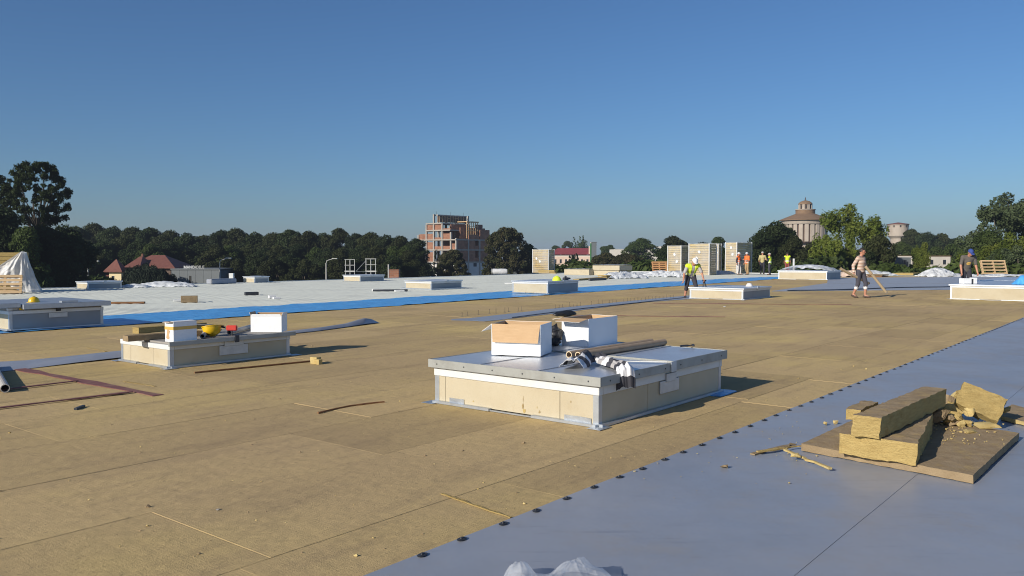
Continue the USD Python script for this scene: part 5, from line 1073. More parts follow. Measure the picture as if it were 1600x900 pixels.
# shaded side
for j in range(3):
    y0, y1 = YS[j] + .23, YS[j + 1] - .23
    part(t, 'side_wall', box(-.12, .12, y0, y1, GZ, F[2] - .33), M['concrete_white'])
    for a0, a1 in ((F[2], F[3] - .33), (F[3], F[4] - .33)):
        if j == 1:
            part(t, 'side_brick', box(-.13, .10, y0, y1 - 1.5, a0 + .002, a1), M['brick']); part(t, 'side_brick', box(-.13, .10, y1 - 1.498, y1, a0 + .002, a0 + 1.0), M['brick'])
        else: part(t, 'side_brick', box(-.13, .10, y0, y1, a0 + .002, a1), M['brick'])
    part(t, 'side_parapet', box(-.13, .10, y0, y1, F[4] + .002, F[4] + (.2, 1.2, 2.6)[j]), M['brick'])
part(t, 'side_window', box(.125, .14, 6.6, 7.9, zc(417), zc(411)), M['window']); part(t, 'side_window', box(.125, .14, 10.0, 10.6, zc(416), zc(411)), M['window'])
part(t, 'side_wall', box(XS[1] + .1, XS[1] + .35, 3.2, DEP - .3, F[4] + .01, F[5] + .6), M['brick'])
part(t, 'side_wall', box(XS[2] + .1, XS[2] + .35, 3.0, DEP * .8 - .3, F[5] + .01, F[6] - .33), M['brick'])
part(t, 'back_wall', box(XS[5] + .3, XS[0] - .3, DEP - .3, DEP - .05, GZ, F[4] - .5), M['brick'])
for f in (1, 2, 3, 4):
    part(t, 'inner_wall', box(XS[5] + .3, XS[0] - .3, 8.6 + .3 * (f % 2), 8.8 + .3 * (f % 2), F[f] + .01, F[f + 1] - .35), M['brick'])
    part(t, 'inner_partition', box(XS[2] - .1, XS[2] + .1, .6, 4.6, F[f] + .01, F[f + 1] - .35), M['brick'])
# top block with shuttering
zt0, zt1 = zc(346), zc(334)
part(t, 'top_slab', box(XS[3] - .2, XS[3] + 1.0, 0.5, 11.9, zt1 - .3, zt1), M['concrete'])
part(t, 'top_wall', box(XS[3] + .5, XS[3] + .8, .8, 11.8, zt1 - 2.0, zt1 - .302), M['lath']); part(t, 'shutter_board', box(XS[3] + .801, XS[3] + .86, .8, 11.8, zt1 - 1.9, zt1 - .25), M['tower_dark'])
for q in (.6, 3.8, 7.6, 11.6): part(t, 'column', box(XS[3] + .45, XS[3] + .85, q, q + .35, F[6], zt1 - 2.002), M['concrete'])
for i, q in enumerate(np.linspace(1.0, 11.6, 11)): part(t, 'prop', box(XS[3] + .92, XS[3] + 1.04, q, q + .12, zt1 - 2.1, zt1 - .2), M['wood'])
for q in (1.0, 4.2, 7.0): part(t, 'prop', box(XS[3] + .95, XS[3] + 1.05, q, q + 1.2, zt1 - .95, zt1 - .80), M['wood'])
for q in (.7, 6.2, 11.3): part(t, 'starter_bar', tube([(XS[3] + .3, q, zt1), (XS[3] + .3, q, zt1 + .9)], .04, 5), M['steel_dark'])
# timber shuttering frame on the shaded side
for q in np.linspace(5.0, 9.3, 6): part(t, 'timber', box(-.9, -.72, q, q + .14, F[4] + .3, zc(347)), M['wood'])
for zz in np.linspace(F[4] + 1.1, zc(347), 4): part(t, 'timber', box(-.70, -.55, 4.6, 9.6, zz, zz + .16), M['wood'])
part(t, 'timber', box(-4, -.5, 4.8, 9.5, zc(347) + .17, zc(346) + .2), M['wood'])
part(t, 'timber_panel', box(-2.2, -2.0, 9.8, 12.8, F[4] + .01, zc(349)), M['brick'])
# rubble sheet by the building
for i, px in enumerate((641, 655)):
    q = far(px, 430, 200); single('white_debris', rough(chunk(1.2, 400 + i, .7).subdivide(), .15, 2, i), M['plaster_white'], ['white rubble heap left of the unfinished building', 'white rubble heap at the foot of the unfinished building'][i], 'rubble', (q[0], q[1], q[2] - .6))
q = far(616, 434, 120); single('brick_pile', box(-.8, .8, -.6, .6, -2.0, 1.2, .08), M['brick'], 'pile of bricks beyond the roof edge left of the unfinished building', 'brick pile', (q[0], q[1], q[2]))

# house with red hipped roofs
D = 130.0
def at_d(px, py, d): return far(px, py, d)
c = at_d(184, 445, D); sc = D / FOC
t = thing('red_roofed_house', 'house with a cream tower under a pointed roof and a red hipped roof', 'house', (c[0], c[1], 0), 0)
def zz(py, d=D): return EYE + (398 - py) / FOC * d
w = 9 * sc
def pyramid(x0, x1, y0, y1, z0, z1, r0=None, r1=None):
    xm, ym = (x0 + x1) / 2, (y0 + y1) / 2; r0 = xm if r0 is None else r0; r1 = xm if r1 is None else r1
    return hull([(x0, y0, z0), (x1, y0, z0), (x1, y1, z0), (x0, y1, z0), (x0, y0, z0 - .15), (x1, y0, z0 - .15), (x1, y1, z0 - .15), (x0, y1, z0 - .15), (r0, ym, z1), (r1, ym, z1)])
part(t, 'tower_wall', box(-w, w * 1.1, -w, w, GZ, zz(424)), M['plaster_cream'])
part(t, 'tower_roof', pyramid(-w * 1.75, w * 1.45, -w * 1.5, w * 1.5, zz(423.5), zz(404.5)), M['roof_red'])
part(t, 'side_roof', pyramid(-w * 1.9, -w * 1.0, -w, w, zz(430), zz(426)), M['roof_red'])
X0, X1 = 12 * sc, 84 * sc
part(t, 'house_wall', box(X0 + .3, X1 - .6, 1.2, 8.5, GZ, zz(417)), M['tower_dark'])
part(t, 'main_roof', pyramid(X0 - .3, X1 + .3, .6, 9.2, zz(418), zz(398.5), 32 * sc, 54 * sc), M['roof_red'])
part(t, 'gable_roof', pyramid(X0 + .2, 38 * sc, -.6, 5, zz(416), zz(400.5), 26 * sc, 30 * sc), M['roof_red'])
part(t, 'chimney', box(20 * sc, 22 * sc, 4, 4.6, zz(405), zz(396.5)), M['brick'])
part(t, 'window', box(-w * .55, -w * .1, -w - .03, -w - .003, zz(440), zz(431)), M['window'])
# grey shed with a sign
c = at_d(268, 445, 128)
t = thing('grey_shed', 'low flat grey metal building with a white sign on its roof edge', 'building', (c[0], c[1], 0), 0)
L = 75 / FOC * 128; zt_ = zz(421.5, 128)
for i in range(6):
    part(t, 'wall_panel', box(i * L / 6 + .015, (i + 1) * L / 6 - .015, 0, .2, GZ, zt_), M['metal_grey'])
part(t, 'wall_body', box(.02, L - .02, .202, 9, GZ, zt_ - .1), M['metal_grey']); part(t, 'roof_trim', box(-.1, L + .1, -.12, 9.1, zt_ + .002, zt_ + .18), M['metal_grey'])
part(t, 'door', box(L * .37, L * .41, -.05, -.002, GZ, zz(431, 128)), M['void'])
def words(s, h, x, y, z, mat):
    m = meshkit.text_mesh(s, h, .05, True); rot(m, 90, (1, 0, 0)); return part(t, 'sign_letters', move(m, x, y, z), M[mat])
hh = 4.0 / FOC * 128
words('MANC', hh, 19.5 / FOC * 128, -.02, zt_ + .22, 'white_trim'); words('ADILE', hh, 35.5 / FOC * 128, -.02, zt_ + .22, 'rail')
part(t, 'sign_rail', box(19 / FOC * 128, 51 / FOC * 128, .06, .12, zt_ + .182, zt_ + .25), M['metal_grey'])
# dark rail strip at the roof edge
q0, q1 = at(326, 443.2, 0), at(366, 441.5, 0)
single('roll_grey', box(0, np.linalg.norm(q1 - q0), -.2, .2, 0, .28, .05), M['membrane'], 'grey roll lying at the roof edge in front of the grey metal building', 'roll', (q0[0], q0[1], DECK), face_rot(q0, q1))
single('white_vent', box(-.12, .12, -.1, .1, 0, .55, .01), M['white_trim'], 'small white vent post at the roof edge right of the grey metal building', 'vent', (*at(362, 441), DECK))
# red-roofed long building, white building, pylon with a green glass stripe
D = 250.0; c = at_d(862, 415, D); t = thing('long_building', 'long pink building with a dark red roof behind the lone wrapped pack', 'building', (c[0], c[1], 0), -6)
L = 72 / FOC * D
part(t, 'wall', box(0, L * .87, 0, 10, GZ, zz(398, D)), M['plaster_white']); part(t, 'wall_lower', box(.4, L * .86, -.12, -.003, GZ, zz(401, D)), M['plaster_pink']); part(t, 'roof', hull([(-.5, -.6, zz(397.6, D)), (L * .9, -.6, zz(397.6, D)), (L * .9, 10.6, zz(397.6, D)), (-.5, 10.6, zz(397.6, D)), (1.5, 5, zz(387.5, D)), (L * .9 - .1, 5, zz(387.5, D))]), M['roof_crimson'])
part(t, 'chimney', box(L * .80, L * .84, -.3, 1.2, zz(398, D), zz(384.5, D)), M['plaster_pink'])
for i in range(7): part(t, 'window', box(L * (.06 + .115 * i), L * (.10 + .115 * i), -.2, -.125, zz(411, D), zz(405, D)), M['window'])
c = at_d(925, 415, D - 6); t = thing('pylon_sign', 'narrow glazed pylon with a bright green stripe between the red-roofed and white buildings', 'pylon', (c[0], c[1], 0), 0)
part(t, 'shaft', box(-.2, 1.3, 0, 1.5, GZ, zz(379, 244)), M['metal_grey']); part(t, 'stripe', box(-.55, -.203, -.05, .5, zz(410, 244), zz(380, 244)), M['green_glass']); part(t, 'cap', box(-.5, 1.5, -.1, 1.6, zz(379, 244) + .002, zz(378, 244)), M['metal_grey'])
part(t, 'white_fin', box(-.56, -.2, -.06, .5, zz(380, 244) + .002, zz(378.2, 244)), M['white_trim'])
D = 280.0; c = at_d(960, 405, D); t = thing('white_building', 'flat-roofed white building with a grid of windows, left of the wrapped packs', 'building', (c[0], c[1], 0), 0)
L = 72 / FOC * D
part(t, 'wall', box(0, L, 0, 14, GZ, zz(389.5, D)), M['plaster_white']); part(t, 'parapet', box(-.1, L + .1, -.15, .4, zz(389.5, D) + .002, zz(389, D)), M['white_trim'])
for i in range(5):
    for j in range(3): part(t, 'window', box(L * .47 + i * .55, L * .47 + i * .55 + .42, -.05, -.003, zz(402, D) + j * .75, zz(402, D) + j * .75 + .6), M['window'])
part(t, 'roof_box', box(L * .78, L * .86, 2, 4, zz(389, D) + .003, zz(384, D)), M['plaster_pink']); part(t, 'side_wing', box(L + .002, L + 2.2, 1, 8, GZ, zz(385, D)), M['plaster_white'])
# pale wall and shed at the right
D = 125.0; c = at_d(1400, 420, D); t = thing('pale_shed', 'low pale building seen through the bushes left of the worker in the blue cap', 'building', (c[0], c[1], 0), 2)
L = 84 / FOC * D
part(t, 'wall', box(0, L * .28, 0, 4, GZ, zz(402, D)), M['metal_grey']); part(t, 'wall', box(L * .28 + .002, L, -.4, 4, GZ, zz(400.5, D)), M['plaster_white']); part(t, 'roof_edge', box(L * .28, L + .1, -.5, 4.1, zz(400.5, D) + .002, zz(399.6, D)), M['tower_roof'])
for f in (.12, .40, .62, .86): part(t, 'window', box(L * f, L * (f + .05), -.45, -.403, zz(413, D), zz(406, D)), M['window'])

# water towers
def ring(z0, z1, r0, r1, n=40): return lathe([(.0001, z0), (r0, z0), (r1, z1), (.0001, z1)], n)
D = 300.0; s = D / FOC; c = at_d(1257, 420, D)
t = thing('water_tower', 'big round old water tower with ribbed stone drum, conical roof and lantern', 'water tower', (c[0], c[1], 0), 0)
R = 33 * s; zt_ = zz(347, D)
part(t, 'stem', ring(GZ, zz(379, D), R * .62, R * .62), M['tower_stone']); part(t, 'corbel', ring(zz(381, D), zz(379, D), R * .62, R * .93), M['tower_dark'])
part(t, 'drum', ring(zz(379, D) + .002, zt_, R * .93, R * .93, 48), M['tower_dark'])
for i in range(24):
    a = 2 * math.pi * i / 24; m = box(R * .90, R * 1.0, -R * .088, R * .088, zz(378, D), zz(351, D), .05); part(t, 'pilaster', rot(m, math.degrees(a)), M['tower_stone'])
part(t, 'cornice', lathe([(R * .88, zz(350.8, D)), (R * 1.04, zz(350.8, D)), (R * 1.09, zz(345, D)), (R * .88, zz(345, D))], 48), M['tower_stone'])
part(t, 'roof', lathe([(.0001, zz(345, D) + .002), (R * 1.19, zz(345, D) + .002), (R * 1.19, zz(344, D)), (R * .42, zz(334, D)), (.0001, zz(333.5, D))], 48), M['tower_roof'])
part(t, 'lantern_base', ring(zz(334.6, D), zz(328.6, D), R * .44, R * .44, 32), M['tower_roof']); part(t, 'lantern_ledge', ring(zz(328.5, D), zz(327.5, D), R * .47, R * .47, 32), M['tower_stone'])
part(t, 'lantern', ring(zz(327.4, D), zz(319.5, D), R * .29, R * .29, 16), M['tower_dark'])
for i in range(8):
    a = 360 * i / 8 + 10; part(t, 'lantern_pier', rot(box(R * .28, R * .31, -R * .06, R * .06, zz(327.4, D), zz(319.6, D)), a), M['tower_stone']); part(t, 'lantern_window', rot(box(R * .285, R * .295, -R * .03, R * .03, zz(326.4, D), zz(321.5, D)), a + 22.5), M['void'])
part(t, 'dome', lathe([(R * .33, zz(319.6, D)), (R * .30, zz(317.5, D)), (R * .2, zz(315, D)), (R * .06, zz(313.6, D)), (.0001, zz(313.4, D))], 24), M['tower_roof'])
part(t, 'finial', tube([(0, 0, zz(314, D)), (0, 0, zz(311, D)), (0, 0, zz(308, D))], [.3, .22, .06], 8), M['steel_dark'])
D = 350.0; s = D / FOC; c = at_d(1402, 420, D); R = 15.0 * s
t = thing('water_tower', 'smaller round water tower with a shallow tiled roof, right of the bright green tree', 'water tower', (c[0], c[1], 0), 0)
part(t, 'stem', ring(GZ, zz(372, D), R * .72, R * .72, 32), M['tower_stone']); part(t, 'corbel', ring(zz(372.4, D), zz(369, D), R * .75, R * .98, 32), M['tower_stone']); part(t, 'drum', ring(zz(369, D) + .01, zz(352, D), R, R, 40), M['tower_stone'])
part(t, 'band', ring(zz(352.2, D), zz(351, D), R * 1.03, R * 1.03, 40), M['tower_stone']); part(t, 'roof', lathe([(.0001, zz(351, D) + .005), (R * 1.10, zz(351, D) + .005), (R * 1.09, zz(350.4, D)), (.0001, zz(347.6, D))], 40), M['roof_red'])
for i in range(10): part(t, 'slot_window', rot(box(R * .98, R * 1.012, -.28, .28, zz(355.5, D), zz(352.5, D)), 36 * i + 7), M['void'])

# lamp posts
def lamp(px, py, d, side, label, twin=False):
    p = at_d(px, py, d); t = thing('street_lamp', label, 'street lamp', (p[0], p[1], 0), 0, 'street lamps along the road beyond the roof'); h = p[2]
    part(t, 'pole', tube([(0, 0, GZ), (0, 0, (GZ + h) / 2), (0, 0, h - .5)], [.13, .10, .07], 8), M['pole'], 40)
    part(t, 'arm', tube([(0, 0, h - .5), (side * .1, 0, h - .15), (side * .9, 0, h + .1)], .05, 6), M['pole'], 40); part(t, 'lamp_head', box(min(side * .8, side * 1.5), max(side * .8, side * 1.5), -.14, .14, h + .06, h + .2, .03), M['rail'])
lamp(343, 405, 105, 1, 'street lamp with a curved arm at the right end of the grey metal building')
lamp(509.5, 405.5, 110, 1, 'street lamp left of the white guard rails')
lamp(137, 409.5, 110, 1, 'small street lamp left of the red-roofed house')
q = at_d(607, 413, 105); single('bare_post', tube([(0, 0, GZ), (0, 0, q[2])], .09, 8), M['pole'], 'bare pale post right of the white guard rails', 'post', (q[0], q[1], 0))

# ------------------------------------------------------------------ trees: a class prim for each kind, then one copy for each tree
def leaf_quads(cen, rad, n, size, g, up=.35, inner=.35, aspect=.6):
    cen, rad = np.asarray(cen, float), np.asarray(rad, float)
    wgt = (rad[:, 0] * rad[:, 1] * rad[:, 2]) ** (2 / 3); idx = g.choice(len(cen), n, p=wgt / wgt.sum())
    d = g.normal(size=(n, 3)); d /= np.linalg.norm(d, axis=1, keepdims=True)
    r = 1 - inner * g.random(n) ** 1.7 + .06 * g.normal(size=n)
    P = cen[idx] + d * rad[idx] * r[:, None]
    N = d * .7 + g.normal(size=(n, 3)) * .55 + [0, 0, up]; N /= np.linalg.norm(N, axis=1, keepdims=True)
    A = np.cross(N, g.normal(size=(n, 3))); A /= np.linalg.norm(A, axis=1, keepdims=True); B = np.cross(N, A)
    s = size * (.6 + .8 * g.random(n))[:, None]
    q = np.stack([P - A * s, P - B * s * aspect + N * s * .12, P + A * s, P + B * s * aspect + N * s * .12], 1).reshape(-1, 3)
    i = np.arange(n)[:, None] * 4; f = np.vstack([i + [0, 1, 2], i + [0, 2, 3]])
    return trimesh.Trimesh(q, f, process=False)
KINDS = {}
def tree_kind(key, clumps, n, size, leaf, seed, trunk=None, limbs=(), bark='bark', up=.35, inner=.35, aspect=.6):
    g = np.random.default_rng(seed); p = stage.CreateClassPrim('/World/' + key)
    UsdGeom.Xform.Define(stage, '/World/' + key); stage.GetPrimAtPath('/World/' + key).SetSpecifier(Sdf.SpecifierClass); p = stage.GetPrimAtPath('/World/' + key)
    tr = []
    if trunk is not None: tr.append(tube(*trunk, 8))
    for l in limbs: tr.append(tube(*l, 6))
    if tr: part(p, 'trunk', cat(tr), M[bark], 50)
    c, r = np.array([x[0] for x in clumps], float), np.array([x[1] for x in clumps], float)
    part(p, 'crown', leaf_quads(c, r, n, size, g, up, inner, aspect), M[leaf])
    KINDS[key] = p; return p
def envelope(g, n, h0, h1, prof, rc, squash=.75):
    o = []
    for k in range(n):
        z = h0 + (h1 - h0) * g.random() ** .85; R = prof((z - h0) / (h1 - h0)); a = g.uniform(0, 2 * math.pi); rr = R * math.sqrt(g.random() * .75 + .25) if g.random() < .8 else R * g.random()
        r = rc * g.uniform(.65, 1.3); o.append(((rr * math.cos(a), rr * math.sin(a), z), (r, r, r * squash)))
    return o
def limbs_to(cl, base, g, n, r0): return [([base, tuple((np.array(base) + np.array(c[0])) / 2 + [0, 0, -.05]), c[0]], [r0, r0 * .6, r0 * .2]) for c in [cl[i] for i in g.choice(len(cl), n, replace=False)]]
dome = lambda R: (lambda s: R * math.sqrt(max(.04, 1 - (1.02 * s) ** 2.6)) * (.75 + .25 * min(1, s * 4)))
# unit trees are 10 m tall
for v in range(4):
    g = np.random.default_rng(40 + v); cl = envelope(g, 95, .9, 9.35, lambda s, v=v: (3.5 + .3 * v) * (max(.03, 1 - s ** 2.2) ** .55) * (.8 + .2 * math.sin(7 * s + v)), .78); tree_kind(f'broad_tree_kind_{"abcd"[v]}', cl, 26000, .135, 'leaf_dark' if v % 2 == 0 else 'leaf_olive', 50 + v, ([(0, 0, -.2), (.1, 0, 3), (0, .1, 6.5)], [.34, .26, .1]), limbs_to(cl, (.1, 0, 2.8), g, 7, .14))
for v in range(2):
    g = np.random.default_rng(60 + v); cl = envelope(g, 80, .8, 9.3, lambda s, v=v: 3.4 * (max(.03, 1 - s ** 2.2) ** .55) * (.8 + .2 * math.sin(8 * s + 2 * v)), .72); tree_kind(f'mid_tree_kind_{"ab"[v]}', cl, 22000, .13, 'leaf_mid', 62 + v, ([(0, 0, -.2), (.1, 0, 3), (0, .1, 6.5)], [.34, .26, .1]), limbs_to(cl, (.1, 0, 2.8), g, 6, .14))
g = np.random.default_rng(71); cl = envelope(g, 190, .8, 9.5, lambda s: 3.4 * math.sqrt(max(.02, 1 - (abs(s - .36) / .66) ** 2.2)), .6); tree_kind('chestnut_kind', cl, 34000, .13, 'leaf_rust', 72, ([(0, 0, -.2), (0, 0, 4), (0, 0, 8)], [.35, .28, .1]), limbs_to(cl, (0, 0, 3), g, 6, .12))
g = np.random.default_rng(73); cl = []
for k in range(60):
    z = g.uniform(.6, 9.6); R = 2.2 * (1 - z / 10) + .15; a = g.uniform(0, 6.3); cl.append(((R * math.cos(a), R * math.sin(a), z), (.75 * (1.1 - z / 10), .75 * (1.1 - z / 10), .30)))
tree_kind('conifer_kind', cl, 7000, .14, 'leaf_conifer', 74, ([(0, 0, -.2), (0, 0, 5), (0, 0, 9.8)], [.22, .14, .03]), up=.1, inner=.8)
g = np.random.default_rng(75); cl = []
for (bx, by, h, R) in ((-1.9, 0, 8.7, .8), (-1.1, .3, 9.0, .9), (-.2, .5, 9.3, .9), (.5, .4, 8.9, .8), (2.0, -.2, 8.5, .75), (2.6, .1, 7.9, .7), (1.6, 0, 7.8, .8), (-1.4, -.4, 7.0, 1.5), (.7, -.3, 6.6, 1.5), (2.1, .2, 6.2, 1.0), (-2.4, .6, 5.6, 1.3), (-3.0, 0, 6.6, .8), (-.5, 0, 6.0, 1.4), (1.2, 0, 5.5, 1.4), (-1.6, -.3, 5.6, 1.2), (.2, -.5, 7.6, 1.1)):
    for k in range(9): d = g.normal(size=3); d /= np.linalg.norm(d); cl.append(((bx + d[0] * R * .7, by + d[1] * R * .8, h - abs(g.normal()) * .7 + d[2] * .4), (.40, .40, .62)))
cl += envelope(g, 70, .5, 5.9, lambda s: 3.1 - .5 * s, .75)
tree_kind('bright_tree_kind', cl, 40000, .105, 'leaf_bright', 76, ([(0, 0, -.2), (.1, 0, 2), (-.2, .2, 6.5)], [.32, .25, .12]), limbs_to(cl, (.1, 0, 2), g, 12, .12), 'bark_pale', up=.6)
g = np.random.default_rng(77); cl = [((g.normal() * .45, g.normal() * .45, z), (.62 * min(1, (10.4 - z) / 4), .62 * min(1, (10.4 - z) / 4), .7)) for z in np.linspace(.6, 9.6, 34)]
tree_kind('poplar_kind', cl, 4500, .16, 'leaf_mid', 78, ([(0, 0, -.2), (0, 0, 8)], [.2, .06]))
g = np.random.default_rng(79); cl = []
for k in range(230):
    z = g.uniform(6.35, 9.75); s_ = (z - 6.35) / 3.4; R = 1.75 * math.sin(math.pi * min(.95, .25 + .62 * s_)) + .2; a = g.uniform(0, 6.3); q = R * (.3 + .7 * math.sqrt(g.random())); r = g.uniform(.12, .27); cl.append(((q * math.cos(a), q * math.sin(a), z), (r, r, r * .8)))
M['leaf_tall'] = leaf_mat('leaf_tall', (0.045, 0.072, 0.02), (0.075, 0.105, 0.028), 0.3, 0.35)
tree_kind('tall_airy_kind', cl, 24000, .065, 'leaf_tall', 80, ([(0, 0, -.2), (.1, 0, 3), (.0, 0, 5), (-.3, .1, 7.5)], [.24, .18, .14, .04]), [([(.05, 0, 4.6), (.5, .1, 6.4), (.9, .2, 8.0)], [.12, .09, .02]), ([(.05, 0, 5.0), (-.6, -.1, 6.6), (-1.0, .1, 8.0)], [.11, .08, .02]), ([(0, 0, 5.6), (.25, .4, 7.0), (.3, .3, 8.8)], [.09, .06, .02])] + limbs_to(cl, (0, 0, 6.0), g, 16, .05), up=.45, inner=.95)
g = np.random.default_rng(81); cl = []
for (bx, h) in ((-2.4, 7.2), (-1.0, 8.8), (.8, 9.5), (2.3, 8.6), (0, 5.5), (-2.6, 4.0), (2.6, 4.6), (1.2, 3.0), (-1.0, 2.4)):
    for k in range(10): d = g.normal(size=3); d /= np.linalg.norm(d); cl.append(((bx + d[0] * 1.1, d[1] * 1.8, h - abs(g.normal()) * .9 + d[2] * .5), (.55, .55, .5)))
tree_kind('silver_tree_kind', cl, 22000, .11, 'leaf_silver', 82, ([(0, 0, -.2), (.1, 0, 2), (-.2, .2, 6.5)], [.3, .22, .1]), limbs_to(cl, (.1, 0, 2), g, 16, .10), 'bark_pale', up=.5)
g = np.random.default_rng(83); cl = envelope(g, 40, .4, 2.4, lambda s: 1.9 * math.sqrt(max(.05, 1 - s * s)), .6); tree_kind('bush_kind', cl, 5000, .15, 'leaf_mid', 84, ([(0, 0, -.1), (0, 0, 1.2)], [.08, .04]))
tree_kind('ivy_kind', envelope(np.random.default_rng(85), 40, .4, 2.4, lambda s: 1.9 * math.sqrt(max(.05, 1 - s * s)), .6), 9000, .10, 'leaf_conifer', 86, ([(0, 0, -.1), (0, 0, 1.2)], [.08, .04]))
def tree(kind, px, top, d, label, wide=1.0, group=None, name='tree', catg='tree', base=GZ, spin=None):
    p = at_d(px, top, d); h = p[2] - base; s = h / 10.0 if kind not in ('bush_kind', 'ivy_kind') else h / 2.9; g = np.random.default_rng(int(px * 7 + top * 13))
    return copy_of(KINDS[kind], name, label, catg, (p[0], p[1], base), float(g.uniform(0, 360)) if spin is None else spin, (s * wide, s * wide, s), group)
BROAD = ['broad_tree_kind_a', 'broad_tree_kind_b', 'broad_tree_kind_c', 'broad_tree_kind_d']
tree('tall_airy_kind', 56, 250, 92, 'tall airy tree with bare forked trunk rising above the dark wood at left', .9, spin=0)
tree('tall_airy_kind', -26, 262, 96, 'tall dark tree cut by the left picture edge', .9, spin=120)
tree(BROAD[0], -8, 322, 84, 'dark tree low at the left picture edge, in front of the tall airy tree', .9)
tree(BROAD[1], 62, 350, 88, 'dark dense tree directly beneath the tall airy tree', 1.0); tree(BROAD[2], 100, 350, 90, 'dark dense tree right of the foot of the tall airy tree', .9); tree('mid_tree_kind_a', 40, 352, 82, 'slightly lighter tree behind the yellow insulation stack', .8)
sil = [(120, 352), (150, 347), (178, 352), (205, 353), (232, 354), (262, 358), (292, 362), (318, 366), (345, 358), (372, 355), (398, 361), (425, 362), (452, 357), (478, 359), (505, 362), (530, 355), (556, 363), (580, 361), (604, 365), (628, 367), (650, 371)]
ORD = 'first second third fourth fifth sixth seventh eighth ninth tenth eleventh twelfth thirteenth fourteenth fifteenth sixteenth seventeenth eighteenth nineteenth twentieth twenty-first twenty-second twenty-third twenty-fourth'.split()
WOODS = 'dark green broadleaf trees of the long wood behind the left side of the roof'
for i, (x, y) in enumerate(sil):
    tree(BROAD[i % 4], x, y + 1, 165 + (i * 37 % 20), f'dark broadleaf tree, {ORD[i]} from the left along the top of the long dark wood', 1.0, WOODS + ', top row')
g = np.random.default_rng(91)
for i, x in enumerate(np.arange(112, 640, 25.0)):
    tree(BROAD[(i + 2) % 4] if i % 5 else 'mid_tree_kind_b', x + g.uniform(-6, 6), np.interp(x, [110, 300, 640], [366, 378, 386]) + g.uniform(-4, 8), 148 + g.uniform(-5, 5), f'dark broadleaf tree, {ORD[i]} from the left in the middle of the long dark wood', 1.05, WOODS + ', middle row')
for i, x in enumerate(np.arange(100, 648, 27.0)):
    if 165 < x < 345: continue
    tree(BROAD[(i + 1) % 4], x + g.uniform(-6, 6), np.interp(x, [110, 300, 640], [388, 396, 402]) + g.uniform(-4, 8), 132 + g.uniform(-3, 3), f'low dark broadleaf tree, {ORD[i]} from the left at the foot of the long wood', 1.1, WOODS + ', front row')
for x, y, d in ((208, 413, 124), (222, 409, 124), (238, 412, 124), (253, 417, 124), (264, 424, 124), (214, 418, 122), (230, 414, 122), (246, 418, 122), (199, 421, 124)):
    tree('ivy_kind', x, y, d, 'dark ivy-covered bush against the front of the red-roofed house', .36, 'ivy bushes on the red-roofed house', 'ivy_bush', 'bush')
tree('bush_kind', 150, 428, 104, 'lighter bush below the small street lamp at far left', 1.0, name='bush', catg='bush')
tree('mid_tree_kind_a', 634, 383, 150, 'rounded green tree just left of the unfinished building', .95)
tree('conifer_kind', 683, 388, 160, 'slim dark conifer in front of the unfinished building', .9); tree('chestnut_kind', 707, 389, 158, 'bushy conifer-like tree in front of the near corner of the unfinished building', .95)
tree('chestnut_kind', 791, 354, 160, 'big round rust-tinged chestnut tree right of the unfinished building', .92, spin=20); tree('mid_tree_kind_b', 826, 380, 165, 'smaller green tree right of the round chestnut', .9)
for x, y, d, lab in ((868, 383, 420, 'far dark tree behind the lone pack'), (887, 376, 430, 'far rounded tree above the red roof'), (953, 382, 360, 'far tree right of the green pylon'), (944, 384, 340, 'far low tree beside the green pylon')):
    tree('mid_tree_kind_a', x, y, d, lab, 1.0)
tree('poplar_kind', 911, 369, 400, 'tall dark poplar above the red roof, right one of a pair', 1.5); tree('poplar_kind', 904, 377, 410, 'short poplar above the red roof, left one of a pair', 1.6)
tree('chestnut_kind', 945, 394, 170, 'round dark tree in front of the gap between red-roofed and white buildings', 1.1); tree('chestnut_kind', 975, 395, 165, 'round tree in front of the left end of the white building', 1.1); tree('chestnut_kind', 990, 397, 160, 'low round tree in front of the white building', 1.0)
tree('conifer_kind', 893, 396, 175, 'dark conifer in front of the red-roofed building, left one', 1.4); tree('conifer_kind', 899, 394, 180, 'dark conifer in front of the red-roofed building, right one', 1.2)
for i, (x, y) in enumerate(((870, 410), (912, 405), (1000, 404), (1012, 408), (1028, 404))): tree('bush_kind', x, y, 120, f'green bush, {nth(i)} from the left, at the roof edge before the far buildings', 1.1, 'bushes at the roof edge in front of the far buildings', 'bush', 'bush')
tree('mid_tree_kind_b', 1003, 371, 260, 'broad tree rising behind the white building', 1.5); tree(BROAD[1], 1055, 368, 190, 'dark dome-shaped tree behind the wrapped packs, left one', 1.1); tree(BROAD[0], 1040, 384, 150, 'dark tree left of the wrapped packs, above the pallets', 1.0)
tree('mid_tree_kind_a', 1122, 369, 200, 'pale-green tree showing above the widest wrapped pack', .9); tree(BROAD[3], 1100, 378, 210, 'dark low tree behind the widest wrapped pack', 1.2); tree(BROAD[2], 1128, 386, 110, 'dark tree filling the gap between the two right-hand wrapped packs', .8)
tree(BROAD[2], 1213, 345, 128, 'big dark round tree behind the men in vests, left of the big water tower', 1.02); tree(BROAD[0], 1190, 362, 124, 'dark tree at the left flank of the big round one behind the men', .9); tree(BROAD[1], 1266, 379, 126, 'dark tree directly below the drum of the big water tower', .8); tree(BROAD[3], 1243, 368, 122, 'dark tree at the right flank of the big round one, below the water tower', .85)
tree('bright_tree_kind', 1330, 317, 112, 'tall bright green tree behind the man in the striped shirt', .95, spin=0); tree('bright_tree_kind', 1302, 366, 107, 'bright green lower tree at the left flank of the tall bright tree', .9, spin=70); tree(BROAD[1], 1372, 366, 106, 'very dark tree at the right flank of the tall bright tree', .85); tree(BROAD[0], 1352, 388, 104, 'dark tree directly behind the head of the man in the striped shirt', .8)
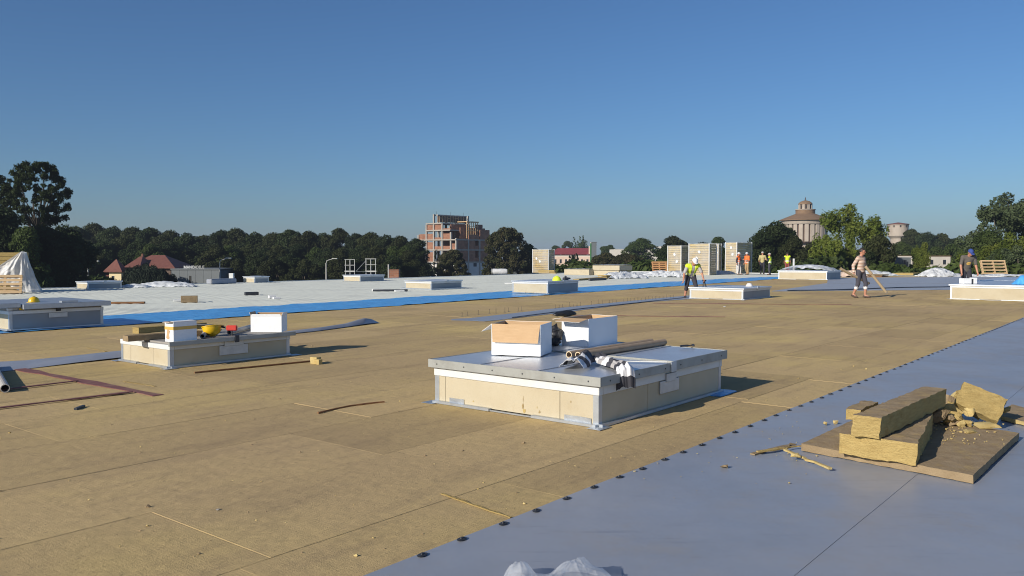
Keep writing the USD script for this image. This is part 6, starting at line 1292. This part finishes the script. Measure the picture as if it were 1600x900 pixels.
for i, (x, y) in enumerate(((1278, 398), (1262, 404), (1395, 408), (1380, 412))): tree('bush_kind', x, y, 96, f'dark bush at the roof edge, {nth((1, 0, 3, 2)[i])} from the left near the striped-shirted man', 1.0, 'dark bushes at the roof edge', 'bush', 'bush')
for x, y, d, k, lab in ((1428, 357, 260, BROAD[1], 'blue-green tree right of the smaller water tower'), (1450, 362, 250, BROAD[2], 'blue-green tree, second right of the smaller water tower'), (1472, 364, 250, BROAD[3], 'blue-green tree, third right of the smaller water tower'), (1494, 372, 240, BROAD[0], 'low blue-green tree above the worker in the blue cap'), (1408, 377, 180, 'mid_tree_kind_a', 'green tree below the smaller water tower'), (1438, 378, 118, 'bright_tree_kind', 'thin light green tree in front of the pale shed'), (1462, 384, 170, 'mid_tree_kind_b', 'green tree behind the pale shed'), (1488, 380, 160, 'mid_tree_kind_a', 'green tree left of the worker in the blue cap'), (1520, 372, 150, 'mid_tree_kind_b', 'green tree behind the worker in the blue cap')):
    tree(k, x, y, d, lab, 1.0 if d > 120 else .7)
tree('silver_tree_kind', 1568, 303, 105, 'tall silvery green tree at the right picture edge', .95, spin=10); tree('silver_tree_kind', 1612, 298, 110, 'tall silvery tree cut by the right picture edge', .9, spin=80)
for x, y, d, k, lab in ((1545, 360, 98, 'mid_tree_kind_a', 'green tree behind the leaning pallets at far right'), (1585, 362, 94, 'bright_tree_kind', 'bright bushy tree at the right picture edge'), (1530, 384, 92, 'bright_tree_kind', 'yellow-green low tree left of the leaning pallets'), (1600, 382, 88, 'silver_tree_kind', 'silvery low tree at the right picture edge'), (1565, 386, 90, 'mid_tree_kind_b', 'dark green low tree just behind the leaning pallets')):
    tree(k, x, y, d, lab, .95)
for i, (x, y) in enumerate(((1418, 416), (1436, 418), (1455, 417), (1478, 415), (1500, 404), (1522, 406), (1585, 408), (1605, 404))): tree('bush_kind', x, y, 86, f'green bush, {nth(i)} from the left along the far right roof edge', 1.0, 'green bushes along the far roof edge at right', 'bush', 'bush')

# ------------------------------------------------------------------ thin summer haze
hz_mat = usdkit.material(stage, '/World/Looks/haze', {'v': ('principled_volume', {'color': (0.80, 0.88, 1.0), 'density': 0.0002, 'anisotropy': 0.2})}, [], volume='v.volume')
single('haze', box(-1600, 1600, -500, 2700, GZ - 1.5, 34), hz_mat, kind='stuff')
